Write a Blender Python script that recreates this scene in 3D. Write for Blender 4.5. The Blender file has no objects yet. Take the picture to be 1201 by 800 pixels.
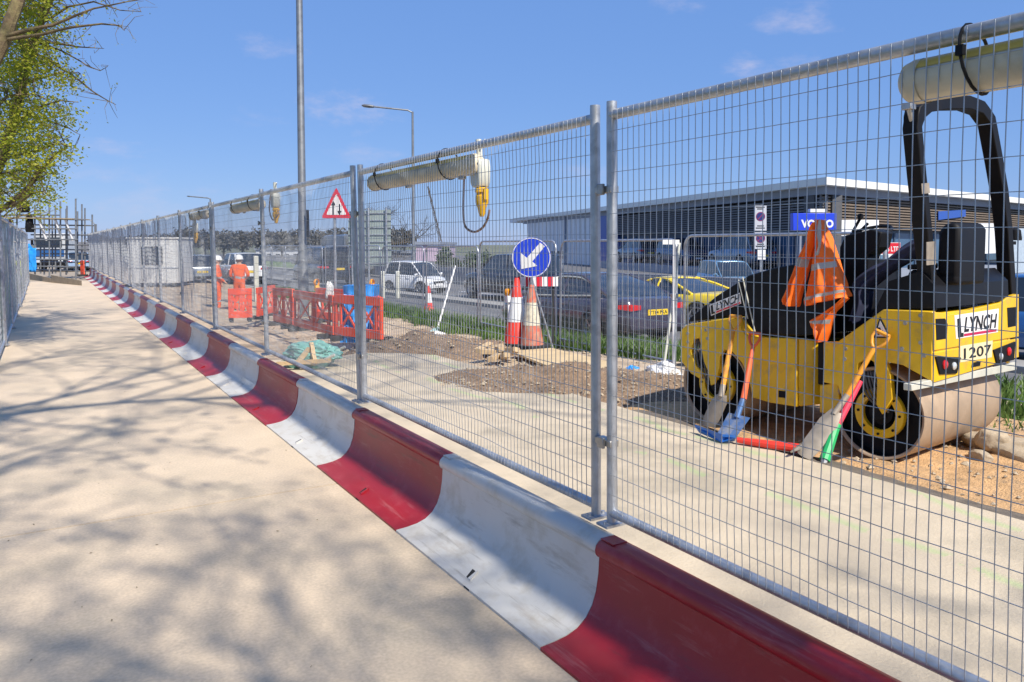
import bpy, bmesh, math, random
from mathutils import Vector, Matrix
R = math.radians
rnd = random.Random(7)
sc = bpy.context.scene
col = sc.collection
FX, CX, CY, EYE = 920.0, 600.5, 335.0, 1.87
TH, PI_ = R(30.8), R(3.0)
CS, SN = math.cos(TH), math.sin(TH)
CAM = Vector((0, 0, EYE))
ORD = 'first second third fourth fifth sixth seventh eighth ninth tenth eleventh twelfth thirteenth fourteenth fifteenth sixteenth seventeenth'.split()

# ---------- camera-to-world measuring helpers (photo measured at 1201 x 800) ----------
def ray(px, py):
    a = (px - CX) / FX; b = (CY - py) / FX
    f = math.cos(PI_) + b * math.sin(PI_); v = -math.sin(PI_) + b * math.cos(PI_)
    return Vector((a * CS + f * SN, -a * SN + f * CS, v)), f
def at_z(px, py, z):
    d, f = ray(px, py); return CAM + d * ((z - EYE) / d.z)
def at_d(px, py, dist):
    d, f = ray(px, py); return CAM + d * (dist / f)
def on_plane(px, py, P, n):
    d, f = ray(px, py); return CAM + d * ((P - CAM).dot(n) / d.dot(n))
def proj(p):
    q = Vector(p) - CAM
    xc = q.x * CS - q.y * SN; d0 = q.x * SN + q.y * CS
    dep = d0 * math.cos(PI_) - q.z * math.sin(PI_); up = q.z * math.cos(PI_) + d0 * math.sin(PI_)
    return (CX + FX * xc / dep, CY - FX * up / dep)

# ---------- materials ----------
def mat(name, c, rough=.6, metal=0., var=.12, scale=6., bump=0., bscale=60., c2=None, c2amt=.5, c2scale=2., spec=None, coat=0.):
    m = bpy.data.materials.new(name); m.use_nodes = True
    nt = m.node_tree; b = nt.nodes['Principled BSDF']; L = nt.links.new
    tc = nt.nodes.new('ShaderNodeTexCoord')
    nz = nt.nodes.new('ShaderNodeTexNoise'); nz.inputs['Scale'].default_value = scale; nz.inputs['Detail'].default_value = 6
    L(tc.outputs['Object'], nz.inputs['Vector'])
    rp = nt.nodes.new('ShaderNodeMapRange'); rp.inputs[1].default_value = .3; rp.inputs[2].default_value = .7
    rp.inputs[3].default_value = 1 - var; rp.inputs[4].default_value = 1 + var
    L(nz.outputs['Fac'], rp.inputs[0])
    base = nt.nodes.new('ShaderNodeRGB'); base.outputs[0].default_value = (*c, 1)
    src = base.outputs[0]
    if c2:
        n2 = nt.nodes.new('ShaderNodeTexNoise'); n2.inputs['Scale'].default_value = c2scale; n2.inputs['Detail'].default_value = 8; n2.inputs['Roughness'].default_value = .65
        L(tc.outputs['Object'], n2.inputs['Vector'])
        r2 = nt.nodes.new('ShaderNodeMapRange'); r2.inputs[1].default_value = .65 - c2amt * .3; r2.inputs[2].default_value = .8 - c2amt * .25
        L(n2.outputs['Fac'], r2.inputs[0])
        mx = nt.nodes.new('ShaderNodeMix'); mx.data_type = 'RGBA'
        L(r2.outputs[0], mx.inputs[0]); L(src, mx.inputs[6]); mx.inputs[7].default_value = (*c2, 1); src = mx.outputs[2]
    vm = nt.nodes.new('ShaderNodeVectorMath'); vm.operation = 'SCALE'
    L(src, vm.inputs[0]); L(rp.outputs[0], vm.inputs['Scale']); L(vm.outputs[0], b.inputs['Base Color'])
    rr = nt.nodes.new('ShaderNodeMapRange'); rr.inputs[3].default_value = max(.03, rough - .1); rr.inputs[4].default_value = min(1, rough + .1)
    L(nz.outputs['Fac'], rr.inputs[0]); L(rr.outputs[0], b.inputs['Roughness'])
    b.inputs['Metallic'].default_value = metal
    if coat: b.inputs['Coat Weight'].default_value = coat; b.inputs['Coat Roughness'].default_value = .06
    if spec is not None: b.inputs['Specular IOR Level'].default_value = spec
    if bump:
        n3 = nt.nodes.new('ShaderNodeTexNoise'); n3.inputs['Scale'].default_value = bscale; n3.inputs['Detail'].default_value = 5
        L(tc.outputs['Object'], n3.inputs['Vector'])
        bp = nt.nodes.new('ShaderNodeBump'); bp.inputs['Strength'].default_value = bump; bp.inputs['Distance'].default_value = .02
        L(n3.outputs['Fac'], bp.inputs['Height']); L(bp.outputs[0], b.inputs['Normal'])
    return m
def leafmat(name, c, cb, tr=.35):
    m = bpy.data.materials.new(name); m.use_nodes = True
    nt = m.node_tree; b = nt.nodes['Principled BSDF']; L = nt.links.new
    g = nt.nodes.new('ShaderNodeNewGeometry'); mx = nt.nodes.new('ShaderNodeMix'); mx.data_type = 'RGBA'
    L(g.outputs['Random Per Island'], mx.inputs[0]); mx.inputs[6].default_value = (*c, 1); mx.inputs[7].default_value = (*cb, 1)
    L(mx.outputs[2], b.inputs['Base Color']); b.inputs['Roughness'].default_value = .55
    t = nt.nodes.new('ShaderNodeBsdfTranslucent'); L(mx.outputs[2], t.inputs['Color'])
    ms = nt.nodes.new('ShaderNodeMixShader'); ms.inputs[0].default_value = tr
    L(b.outputs[0], ms.inputs[1]); L(t.outputs[0], ms.inputs[2]); L(ms.outputs[0], nt.nodes['Material Output'].inputs['Surface'])
    return m
def scuff(m, c, amt, sc_, lo, axis=(18, 1.2, 10)):
    nt = m.node_tree; L = nt.links.new; b = nt.nodes['Principled BSDF']; src = b.inputs['Base Color'].links[0].from_socket
    tc = nt.nodes.new('ShaderNodeTexCoord'); mp = nt.nodes.new('ShaderNodeMapping'); mp.inputs['Scale'].default_value = axis; L(tc.outputs['Object'], mp.inputs[0])
    oi = nt.nodes.new('ShaderNodeObjectInfo'); mp2 = nt.nodes.new('ShaderNodeVectorMath'); mp2.operation = 'ADD'; L(mp.outputs[0], mp2.inputs[0]); cmb = nt.nodes.new('ShaderNodeMath'); cmb.operation = 'MULTIPLY'; L(oi.outputs['Random'], cmb.inputs[0]); cmb.inputs[1].default_value = 80; L(cmb.outputs[0], mp2.inputs[1])
    n = nt.nodes.new('ShaderNodeTexNoise'); n.inputs['Scale'].default_value = sc_; n.inputs['Detail'].default_value = 7; n.inputs['Roughness'].default_value = .7; L(mp2.outputs[0], n.inputs['Vector'])
    r = nt.nodes.new('ShaderNodeMapRange'); r.inputs[1].default_value = lo; r.inputs[2].default_value = lo + .12; r.inputs[4].default_value = amt; L(n.outputs['Fac'], r.inputs[0])
    x = nt.nodes.new('ShaderNodeMix'); x.data_type = 'RGBA'; L(r.outputs[0], x.inputs[0]); L(src, x.inputs[6]); x.inputs[7].default_value = (*c, 1); L(x.outputs[2], b.inputs['Base Color'])
M = {}
M['galv'] = mat('galvanised_steel', (.50, .52, .55), .45, .75, .18, 14, .05, 90, c2=(.36, .37, .40), c2amt=.5, c2scale=9)
M['wire'] = mat('galvanised_wire', (.46, .48, .51), .45, .7, .12, 20)
M['red'] = mat('red_polythene', (.33, .014, .024), .40, 0, .10, 3, .04, 140, c2=(.36, .045, .055), c2amt=.4, c2scale=6)
M['white'] = mat('white_polythene', (.60, .59, .56), .42, 0, .05, 3, .04, 140, c2=(.50, .47, .41), c2amt=.5, c2scale=5)
scuff(M['red'], (.44, .14, .14), .6, 1.0, .555); scuff(M['red'], (.09, .045, .04), .6, 1.6, .60, (6, 1, 6))
scuff(M['white'], (.24, .22, .19), .6, 1.0, .57); scuff(M['white'], (.38, .32, .25), .55, .9, .56, (5, 1, 5))
M['slot'] = mat('slot_dark', (.02, .02, .02), .9)
M['yellow'] = mat('yellow_paint', (.82, .50, .012), .34, 0, .07, 5, .02, 50, c2=(.50, .34, .08), c2amt=.4, c2scale=6, coat=.2)
M['black'] = mat('black_plastic', (.009, .009, .011), .55, 0, .2, 8, spec=.2)
M['hood'] = mat('black_hood', (.007, .007, .009), .4, 0, .2, 3, c2=(.018, .016, .015), c2amt=.35, c2scale=8, spec=.25)
M['rubber'] = mat('tyre_rubber', (.025, .025, .026), .85, 0, .2, 12)
M['drum'] = mat('dusty_steel', (.44, .33, .23), .62, .25, .10, 4, .05, 70, c2=(.36, .27, .19), c2amt=.7, c2scale=3)
M['steel'] = mat('bare_steel', (.45, .44, .42), .38, .8, .2, 12, c2=(.22, .18, .14), c2amt=.5, c2scale=8)
M['pale'] = mat('pale_metal', (.62, .62, .54), .5, .2, .1, 6)
M['chrome'] = mat('chrome', (.75, .76, .78), .12, 1, .03)
M['hivis'] = mat('orange_hivis_cloth', (.95, .17, .012), .65, 0, .07, 30, .1, 200)
M['tape'] = mat('silver_reflective_tape', (.42, .42, .43), .4, .25, .06, 30)
M['navy'] = mat('navy_cloth', (.025, .03, .07), .85, 0, .2, 20, .1, 150)
M['overall'] = mat('orange_overalls', (.85, .13, .02), .75, 0, .1, 12, .15, 25)
M['skin'] = mat('skin', (.55, .32, .22), .55)
M['boot'] = mat('boot_leather', (.05, .035, .025), .7)
M['helmet'] = mat('white_helmet', (.80, .80, .78), .3)
M['orangebar'] = mat('orange_plastic', (.80, .085, .03), .5, 0, .1, 5, c2=(.55, .12, .08), c2amt=.35, c2scale=6)
M['conered'] = mat('cone_red', (.80, .05, .03), .5, 0, .08, 6)
M['conedirty'] = mat('cone_dirty_red', (.55, .13, .08), .65, 0, .15, 8, c2=(.38, .25, .17), c2amt=.7, c2scale=9)
M['conewhite'] = mat('cone_white_sleeve', (.72, .73, .74), .4, 0, .05, 10)
M['conecream'] = mat('cone_dusty_sleeve', (.60, .55, .43), .6, 0, .12, 10, c2=(.42, .36, .27), c2amt=.5, c2scale=12)
M['blue'] = mat('sign_blue', (.02, .06, .62), .35, 0, .03)
M['signwhite'] = mat('sign_white', (.80, .80, .80), .35, 0, .03)
M['signred'] = mat('sign_red', (.66, .02, .04), .35, 0, .04)
M['ink'] = mat('black_ink', (.012, .012, .014), .5, 0, 0)
M['amber'] = mat('amber_lens', (.85, .33, .01), .2, 0, .05)
M['amberdark'] = mat('lamp_yellow', (.80, .45, .02), .35, 0, .08)
M['tubecream'] = mat('dusty_cream_diffuser', (.66, .58, .42), .45, 0, .08, 5, c2=(.54, .46, .32), c2amt=.5, c2scale=6)
M['tubeyellow'] = mat('lamp_yellow_body', (.66, .47, .09), .42, 0, .08, 5)
M['cable'] = mat('brown_cable', (.30, .17, .10), .6)
M['bluetool'] = mat('tool_blue', (.02, .16, .58), .42, 0, .1, 9, c2=(.12, .2, .36), c2amt=.3, c2scale=12)
M['tooyellow'] = mat('tool_orange_yellow', (.80, .34, .03), .5, 0, .1, 9, c2=(.45, .22, .06), c2amt=.5, c2scale=14)
M['toolorange'] = mat('tool_orange', (.85, .14, .05), .45, 0, .1, 9)
M['toolgreen'] = mat('tool_green', (.02, .40, .12), .5)
M['blade'] = mat('muddy_blade', (.36, .31, .25), .55, .35, .15, 14)
M['bark'] = mat('bark', (.16, .115, .065), .9, 0, .35, 9, .5, 40, c2=(.24, .20, .09), c2amt=.6, c2scale=4)
M['barkdark'] = mat('bark_dark', (.075, .06, .045), .9, 0, .3, 9, .4, 40)
M['leaf'] = leafmat('spring_leaves', (.30, .38, .025), (.56, .54, .06), .5)
M['leafdark'] = leafmat('dark_leaves', (.04, .075, .025), (.07, .10, .03), .2)
M['grass'] = leafmat('grass_blades', (.055, .13, .022), (.16, .25, .055), .25)
M['hazewood'] = leafmat('bare_twigs', (.09, .085, .07), (.12, .115, .10), .1)
M['wood'] = mat('fresh_timber', (.52, .38, .22), .75, 0, .15, 5, .15, 60, c2=(.38, .27, .15), c2amt=.5, c2scale=5)
M['ply'] = mat('plywood', (.62, .46, .25), .7, 0, .08, 4, .08, 70, c2=(.52, .38, .2), c2amt=.5, c2scale=3)
M['sleeper'] = mat('weathered_timber', (.30, .24, .16), .85, 0, .2, 5, .2, 40)
M['sack'] = mat('white_sack', (.72, .71, .69), .7, 0, .06, 8, .3, 25)
M['teal'] = mat('teal_plastic_sheet', (.16, .38, .34), .5, 0, .15, 6, .3, 15)
M['tarp'] = mat('blue_tarpaulin', (.02, .26, .72), .42, 0, .1, 4, .25, 12)
M['rock'] = mat('rock', (.42, .34, .24), .85, 0, .15, 8, .5, 20, c2=(.30, .25, .19), c2amt=.5, c2scale=5)
M['soil'] = mat('gravelly_soil', (.21, .14, .088), .95, 0, .35, 22, .9, 45, c2=(.33, .24, .165), c2amt=.5, c2scale=40)
M['sand'] = mat('orange_sand', (.55, .34, .165), .95, 0, .22, 9, .8, 60, c2=(.38, .25, .14), c2amt=.5, c2scale=14)
M['glass'] = mat('dark_glass', (.018, .026, .038), .06, 0, 0)
M['glass'].node_tree.nodes['Principled BSDF'].inputs['Specular IOR Level'].default_value = .9
M['plate_y'] = mat('yellow_plate', (.80, .55, .02), .4, 0, .03)
M['tail'] = mat('red_lens', (.55, .015, .02), .15, 0, .05)
M['lens'] = mat('clear_lens', (.65, .68, .70), .12, .3, .05)
M['alloy'] = mat('alloy', (.45, .46, .48), .3, .8, .1)
M['clad'] = mat('grey_cladding', (.74, .76, .78), .5, .1, .04, 3)
M['louvre'] = mat('dark_louvre', (.15, .15, .165), .5, .2, .1, 3)
M['louvrewarm'] = mat('brown_louvre', (.20, .155, .115), .6, .1, .1, 3)
M['fascia'] = mat('white_fascia', (.78, .77, .72), .45, 0, .03)
M['mullion'] = mat('blue_grey_frame', (.06, .09, .14), .45, .2, .08)
M['slabedge'] = mat('grey_slab_edge', (.26, .29, .35), .6, 0, .06, 2)
M['bldglass'] = mat('showroom_glass', (.06, .12, .21), .08, 0, .2, .4)
M['panelblue'] = mat('blue_panel', (.03, .09, .38), .4, 0, .05)
M['mauve'] = mat('mauve_shed', (.52, .40, .50), .6, 0, .05, 1)
M['signback'] = mat('grey_green_sign_back', (.34, .40, .37), .5, .3, .06)
M['cabin'] = mat('cabin_white', (.66, .67, .66), .5, 0, .05, 2)
M['wallgrey'] = mat('grey_wall', (.26, .26, .28), .8, 0, .08, 3)
M['lampgrey'] = mat('lamp_post_steel', (.22, .235, .255), .5, .55, .12, 5, c2=(.15, .155, .165), c2amt=.4, c2scale=3)
M['vest'] = mat('yellow_hivis', (.75, .80, .03), .6, 0, .05)

# ---------- mesh builder ----------
class MB:
    def __init__(s): s.v = []; s.f = []; s.m = []
    def add(s, vs, fs, mi=0):
        o = len(s.v); s.v += [Vector(p) for p in vs]
        s.f += [[o + i for i in f] for f in fs]; s.m += [mi] * len(fs); return s
    def box(s, c, sz, rot=None, mi=0):
        c = Vector(c); h = Vector(sz) / 2; vs = []
        for z in (-1, 1):
            for y in (-1, 1):
                for x in (-1, 1):
                    p = Vector((x * h.x, y * h.y, z * h.z)); vs.append(c + (rot @ p if rot else p))
        return s.add(vs, [(0, 2, 3, 1), (4, 5, 7, 6), (0, 1, 5, 4), (2, 6, 7, 3), (0, 4, 6, 2), (1, 3, 7, 5)], mi)
    def tube(s, pts, r, n=8, mi=0, caps=True):
        pts = [Vector(p) for p in pts]; N = len(pts); rs = r if isinstance(r, (list, tuple)) else [r] * N
        t0 = (pts[1] - pts[0]).normalized(); a = Vector((0, 0, 1)) if abs(t0.z) < .9 else Vector((1, 0, 0))
        u = t0.cross(a).normalized(); vs = []
        for i, p in enumerate(pts):
            t = (pts[min(i + 1, N - 1)] - pts[max(i - 1, 0)]).normalized()
            u = (u - t * u.dot(t)); u = u.normalized() if u.length > 1e-6 else t.orthogonal().normalized(); w = t.cross(u)
            for k in range(n):
                an = 2 * math.pi * (k + .5) / n; vs.append(p + (u * math.cos(an) + w * math.sin(an)) * rs[i])
        fs = [(i * n + k, i * n + (k + 1) % n, (i + 1) * n + (k + 1) % n, (i + 1) * n + k) for i in range(N - 1) for k in range(n)]
        if caps: fs += [tuple(reversed(range(n))), tuple(range((N - 1) * n, N * n))]
        return s.add(vs, fs, mi)
    def prism(s, poly, off, mi=0):           # poly: 3D points, extruded by off
        poly = [Vector(p) for p in poly]; n = len(poly); off = Vector(off)
        nn = Vector((0, 0, 0))
        for i in range(n): nn += poly[i].cross(poly[(i + 1) % n])
        vs = poly + [p + off for p in poly]
        fs = [tuple(range(n)), tuple(reversed(range(n, 2 * n)))] + [(i, i + n, (i + 1) % n + n, (i + 1) % n) for i in range(n)]
        if nn.dot(off) > 0: fs = [tuple(reversed(f)) for f in fs]
        return s.add(vs, fs, mi)
    def lathe(s, prof, n=24, T=None, mi=0, close=False):   # prof: (r, z) about local z
        vs = []; T = T or Matrix.Identity(4)
        for r, z in prof:
            for k in range(n):
                a = 2 * math.pi * k / n; vs.append(T @ Vector((r * math.cos(a), r * math.sin(a), z)))
        P = len(prof); fs = []
        for i in range(P - 1):
            for k in range(n): fs.append((i * n + k, i * n + (k + 1) % n, (i + 1) * n + (k + 1) % n, (i + 1) * n + k))
        if not close: fs += [tuple(reversed(range(n))), tuple(range((P - 1) * n, P * n))]
        return s.add(vs, fs, mi)
    def grid(s, rows, mi=0):                  # rows of equal-length point lists
        n = len(rows[0]); vs = [p for r in rows for p in r]
        return s.add(vs, [(i * n + j, i * n + j + 1, (i + 1) * n + j + 1, (i + 1) * n + j) for i in range(len(rows) - 1) for j in range(n - 1)], mi)
    def build(s, name, mats, parent=None, angle=35, bevel=0, world=False, smooth=True, fixn=False):
        if not isinstance(mats, (list, tuple)): mats = [mats]
        vs = s.v
        if world and parent is not None:
            inv = wm(parent).inverted(); vs = [inv @ p for p in vs]
        me = bpy.data.meshes.new(name); me.from_pydata([tuple(p) for p in vs], [], s.f)
        for m in mats: me.materials.append(m)
        me.polygons.foreach_set('material_index', s.m)
        if fixn:
            bm = bmesh.new(); bm.from_mesh(me); bmesh.ops.recalc_face_normals(bm, faces=bm.faces); bm.to_mesh(me); bm.free()
        if smooth:
            me.polygons.foreach_set('use_smooth', [True] * len(me.polygons)); me.set_sharp_from_angle(angle=R(angle))
        me.update()
        o = bpy.data.objects.new(name, me); col.objects.link(o)
        if parent is not None: o.parent = parent
        if bevel:
            b = o.modifiers.new('bevel', 'BEVEL'); b.width = bevel; b.segments = 2; b.limit_method = 'ANGLE'; b.angle_limit = R(40)
        return o
def wm(o):
    m = Matrix.LocRotScale(o.location, o.rotation_euler, o.scale)
    return wm(o.parent) @ m if o.parent else m
def tag(o, label, cat, group=None, kind=None):
    if label: o['label'] = label
    if cat: o['category'] = cat
    if group: o['group'] = group
    if kind: o['kind'] = kind
    return o
def thing(name, label, cat, loc=(0, 0, 0), rz=0, group=None, rx=0):
    o = bpy.data.objects.new(name, None); col.objects.link(o); o.empty_display_size = .2
    o.location = loc; o.rotation_euler = (rx, 0, rz); return tag(o, label, cat, group)
def dup(src, loc, rz=None, label=None, group=None):
    c = src.copy(); col.objects.link(c); c.location = loc
    if rz is not None: c.rotation_euler.z = rz
    if label: c['label'] = label
    if group: c['group'] = group
    for ch in src.children: _dupc(ch, c)
    return c
def _dupc(o, par):
    c = o.copy(); col.objects.link(c); c.parent = par
    for ch in o.children: _dupc(ch, c)
def bake(o):
    dg = bpy.context.evaluated_depsgraph_get(); dg.update()
    me = bpy.data.meshes.new_from_object(o.evaluated_get(dg)); o.modifiers.clear(); o.data = me; return o
def text_mesh(s, bold=0., shear=0.):
    cu = bpy.data.curves.new('t', 'FONT'); cu.body = s; cu.offset = bold; cu.shear = shear; cu.resolution_u = 3; cu.size = 1
    o = bpy.data.objects.new('t', cu); col.objects.link(o); dg = bpy.context.evaluated_depsgraph_get(); dg.update()
    me = bpy.data.meshes.new_from_object(o.evaluated_get(dg)); bpy.data.objects.remove(o)
    vs = [v.co.copy() for v in me.vertices]; fs = [tuple(p.vertices) for p in me.polygons]; bpy.data.meshes.remove(me)
    x0 = min(v.x for v in vs); x1 = max(v.x for v in vs); y0 = min(v.y for v in vs); y1 = max(v.y for v in vs)
    return [((v.x - x0) / (x1 - x0), (v.y - y0) / (y1 - y0)) for v in vs], fs
def text_on(mb, s, A, B, D, off=Vector((0, 0, 0)), bold=.01, shear=0., mi=0):   # A bottom-left, B bottom-right, D top-left (3D)
    uv, fs = text_mesh(s, bold, shear); A, B, D = Vector(A), Vector(B), Vector(D)
    mb.add([A + (B - A) * u + (D - A) * v + off for u, v in uv], fs, mi); return mb
def noise(x, y, z=0.): 
    from mathutils import noise as N
    return N.noise(Vector((x, y, z)))
def spl(pts, t):
    P = [Vector(p) for p in pts]; n = len(P) - 1; x = min(max(t, 0), 1) * n; i = min(int(x), n - 1); t = x - i
    p0, p1, p2, p3 = P[max(i - 1, 0)], P[i], P[i + 1], P[min(i + 2, n)]
    return .5 * ((2 * p1) + (p2 - p0) * t + (2 * p0 - 5 * p1 + 4 * p2 - p3) * t * t + (3 * p1 - p0 - 3 * p2 + p3) * t ** 3)
def lerp(a, b, t): return a + (b - a) * t
def poly_at(pts, t):
    pts = [Vector(p) for p in pts]; n = len(pts) - 1; x = min(max(t, 0), 1) * n; i = min(int(x), n - 1); return pts[i].lerp(pts[i + 1], x - i)
# ---------- camera, sky, sun ----------
cam = bpy.data.cameras.new('camera'); co = bpy.data.objects.new('camera', cam); col.objects.link(co); sc.camera = co
cam.sensor_width = 36; cam.lens = FX / 1201 * 36; cam.shift_y = (CY - 400) / 1201; cam.clip_end = 6000; cam.clip_start = .05
co.location = CAM; co.rotation_euler = (R(90) - PI_, 0, -TH)
SUN_EL = R(47); SUND = Vector((.09, -.995, 0)).normalized() * math.cos(SUN_EL) + Vector((0, 0, math.sin(SUN_EL)))
w = bpy.data.worlds.new('World'); sc.world = w; w.use_nodes = True
nt = w.node_tree; L = nt.links.new; bg = nt.nodes['Background']
sky = nt.nodes.new('ShaderNodeTexSky'); sky.sky_type = 'NISHITA'; sky.sun_disc = False
sky.sun_elevation = SUN_EL; sky.sun_rotation = math.atan2(SUND.x, SUND.y); sky.altitude = 0; sky.air_density = 1.0; sky.dust_density = .15; sky.ozone_density = 3.0
tcw = nt.nodes.new('ShaderNodeTexCoord'); src = sky.outputs[0]
def vdot(vec):
    n = nt.nodes.new('ShaderNodeVectorMath'); n.operation = 'DOT_PRODUCT'; L(tcw.outputs['Generated'], n.inputs[0]); n.inputs[1].default_value = vec; return n.outputs['Value']
def mth(op, a, b=0.):
    n = nt.nodes.new('ShaderNodeMath'); n.operation = op
    for i, x in enumerate((a, b)):
        if isinstance(x, (int, float)): n.inputs[i].default_value = x
        else: L(x, n.inputs[i])
    return n.outputs[0]
cn = nt.nodes.new('ShaderNodeTexNoise'); cn.inputs['Scale'].default_value = 16; cn.inputs['Detail'].default_value = 9; cn.inputs['Roughness'].default_value = .62
mp = nt.nodes.new('ShaderNodeMapping'); mp.inputs['Scale'].default_value = (1, 1, 2.4); L(tcw.outputs['Generated'], mp.inputs[0]); L(mp.outputs[0], cn.inputs['Vector'])
tot = None
for (px, py, hw, hh, amt) in ((314, 51, 44, 18, .55), (408, 127, 74, 32, .8), (940, 20, 60, 22, .62), (905, 74, 64, 20, .75), (140, 173, 44, 13, .6), (300, 136, 46, 16, .45),
                              (655, 205, 90, 16, .4), (120, 205, 70, 18, .4), (795, 5, 40, 14, .5), (430, 185, 70, 18, .4), (190, 238, 120, 22, .45)):
    d, _ = ray(px, py); d = d.normalized(); r = d.cross(Vector((0, 0, 1))).normalized(); u = r.cross(d)
    a = mth('DIVIDE', vdot(r), hw / FX); b = mth('DIVIDE', vdot(u), hh / FX)
    q = mth('SUBTRACT', 1., mth('ADD', mth('MULTIPLY', a, a), mth('MULTIPLY', b, b)))
    q = mth('ADD', q, mth('MULTIPLY', mth('SUBTRACT', cn.outputs['Fac'], .56), 5.0))
    q = mth('MULTIPLY', mth('GREATER_THAN', vdot(d), .5), q)
    mr = nt.nodes.new('ShaderNodeMapRange'); mr.interpolation_type = 'SMOOTHSTEP'; L(q, mr.inputs[0]); mr.inputs[1].default_value = 0; mr.inputs[2].default_value = 2.4; mr.inputs[4].default_value = amt * .9
    tot = mr.outputs[0] if tot is None else mth('MAXIMUM', tot, mr.outputs[0])
hs_ = nt.nodes.new('ShaderNodeHueSaturation'); hs_.inputs['Saturation'].default_value = 1.0; hs_.inputs['Value'].default_value = 1.0; mb_ = nt.nodes.new('ShaderNodeMix'); mb_.data_type = 'RGBA'; mb_.inputs[0].default_value = .76; L(src, mb_.inputs[6]); mb_.inputs[7].default_value = (.92, 2.02, 4.9, 1)
L(mb_.outputs[2], hs_.inputs['Color'])
cm = nt.nodes.new('ShaderNodeMix'); cm.data_type = 'RGBA'; L(tot, cm.inputs[0]); L(hs_.outputs[0], cm.inputs[6]); cm.inputs[7].default_value = (4.2, 4.1, 5.2, 1)
tn = nt.nodes.new('ShaderNodeVectorMath'); tn.operation = 'MULTIPLY'; L(cm.outputs[2], tn.inputs[0]); tn.inputs[1].default_value = (1.0, 1.0, 1.0)
L(tn.outputs[0], bg.inputs['Color']); bg.inputs['Strength'].default_value = .12
sl = bpy.data.lights.new('sun', 'SUN'); sl.energy = 4.9; sl.angle = R(.95); sl.color = (1, .93, .82)
so = bpy.data.objects.new('sun', sl); col.objects.link(so); so.rotation_euler = (-SUND).to_track_quat('-Z', 'Y').to_euler(); so.location = (0, -10, 20)
sc.view_settings.view_transform = 'Standard'; sc.view_settings.look = 'None'; sc.view_settings.exposure = .38; sc.view_settings.gamma = 1
sc.cycles.max_bounces = 8; sc.cycles.transparent_max_bounces = 8; sc.cycles.use_denoising = True

# ---------- ground, road, path ----------
def sstep(a, b, x):
    t = min(max((x - a) / (b - a), 0), 1); return t * t * (3 - 2 * t)
mg = mat('far_ground', (.16, .16, .11), .95, 0, .2, .05, c2=(.10, .13, .04), c2amt=.6, c2scale=.03)
MB().add([(-3000, -3000, -.6), (3000, -3000, -.6), (3000, 3000, -.6), (-3000, 3000, -.6)], [(0, 1, 2, 3)]).build('ground', mg)['kind'] = 'structure'
# footpath slabs: concrete with fine trowel grain, joint gaps between slabs
mpth = mat('beige_concrete', (.61, .49, .355), .85, 0, .06, 1.6, .12, 120, c2=(.52, .43, .315), c2amt=.6, c2scale=.9)
nt2 = mpth.node_tree; bb = nt2.nodes['Principled BSDF']
sp = nt2.nodes.new('ShaderNodeTexNoise'); sp.inputs['Scale'].default_value = 55; sp.inputs['Detail'].default_value = 8
tc2 = nt2.nodes.new('ShaderNodeTexCoord'); nt2.links.new(tc2.outputs['Object'], sp.inputs['Vector'])
mr2 = nt2.nodes.new('ShaderNodeMapRange'); mr2.inputs[1].default_value = .3; mr2.inputs[2].default_value = .7; mr2.inputs[3].default_value = .88; mr2.inputs[4].default_value = 1.1; nt2.links.new(sp.outputs['Fac'], mr2.inputs[0])
lk = bb.inputs['Base Color'].links[0].from_socket; vs2 = nt2.nodes.new('ShaderNodeVectorMath'); vs2.operation = 'SCALE'; nt2.links.new(lk, vs2.inputs[0]); nt2.links.new(mr2.outputs[0], vs2.inputs['Scale']); nt2.links.new(vs2.outputs[0], bb.inputs['Base Color'])
m = MB(); joints = [-8, 5.9, 19.5, 33.0, 46.3]
for a, b in zip(joints, joints[1:]): m.box((.8, (a + b) / 2, -.1), (3.12, b - a - .018, .2))
m.build('footpath', mpth)['kind'] = 'structure'
MB().box((.8, 19, -.14), (3.1, 53.9, .2)).build('path_joint_bed', mat('joint_dark', (.09, .075, .06), .95))['kind'] = 'structure'
# small litter on the path: leaf fragments and grit
m = MB()
for i in range(110):
    x = rnd.uniform(-.6, 1.95); y = rnd.uniform(1.5, 14); s = rnd.uniform(.003, .008); a = rnd.uniform(0, 6.28)
    pts = [(x + s * math.cos(a + k * 1.6) * (1.6 if k % 2 else .7), y + s * math.sin(a + k * 1.6) * (1.6 if k % 2 else .7), .003 + rnd.uniform(0, .005)) for k in range(4)]
    m.add(pts, [(0, 1, 2, 3)])
tag(m.build('leaf_litter', mat('litter', (.20, .15, .08), .9)), 'small scraps of dry leaf and grit on the concrete path', 'litter', kind='stuff')
MB().add([(-60, -40, -.06), (-.77, -40, -.06), (-.77, 47, -.06), (-60, 47, -.06)], [(0, 1, 2, 3)]).build('left_verge', mat('verge_green', (.09, .12, .04), .95, 0, .3, .8, c2=(.2, .16, .1), c2amt=.5, c2scale=.5))['kind'] = 'structure'
def RX(off, y): return 10.25 - .055 * (y - 17) + off
def hgt(x, y):
    b = lerp(.17, -.16, sstep(8, 17, y))
    b = lerp(b, lerp(.02, -.2, sstep(6, 15, y)), sstep(6.8, 9.2, x))
    edge = RX(0, y); b = lerp(b, -.215, sstep(edge - .9, edge - .1, x))
    if y < 8.5: b = lerp(b, .09, sstep(4.85, 4.95, x) * (1 - sstep(7.4, 8.5, y)) * (1 - sstep(6.9, 8, x)))
    return b + .025 * noise(x * 1.3, y * 1.3) + .012 * noise(x * 5, y * 5)
rows = []
ys = [-6 + .14 * i for i in range(150)]; 
while ys[-1] < 62: ys.append(ys[-1] + .4)
for y in ys:
    xe = RX(0, y) - .02; rows.append([Vector((lerp(2.4, xe, i / 60), y, hgt(lerp(2.4, xe, i / 60), y))) for i in range(61)])
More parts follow.
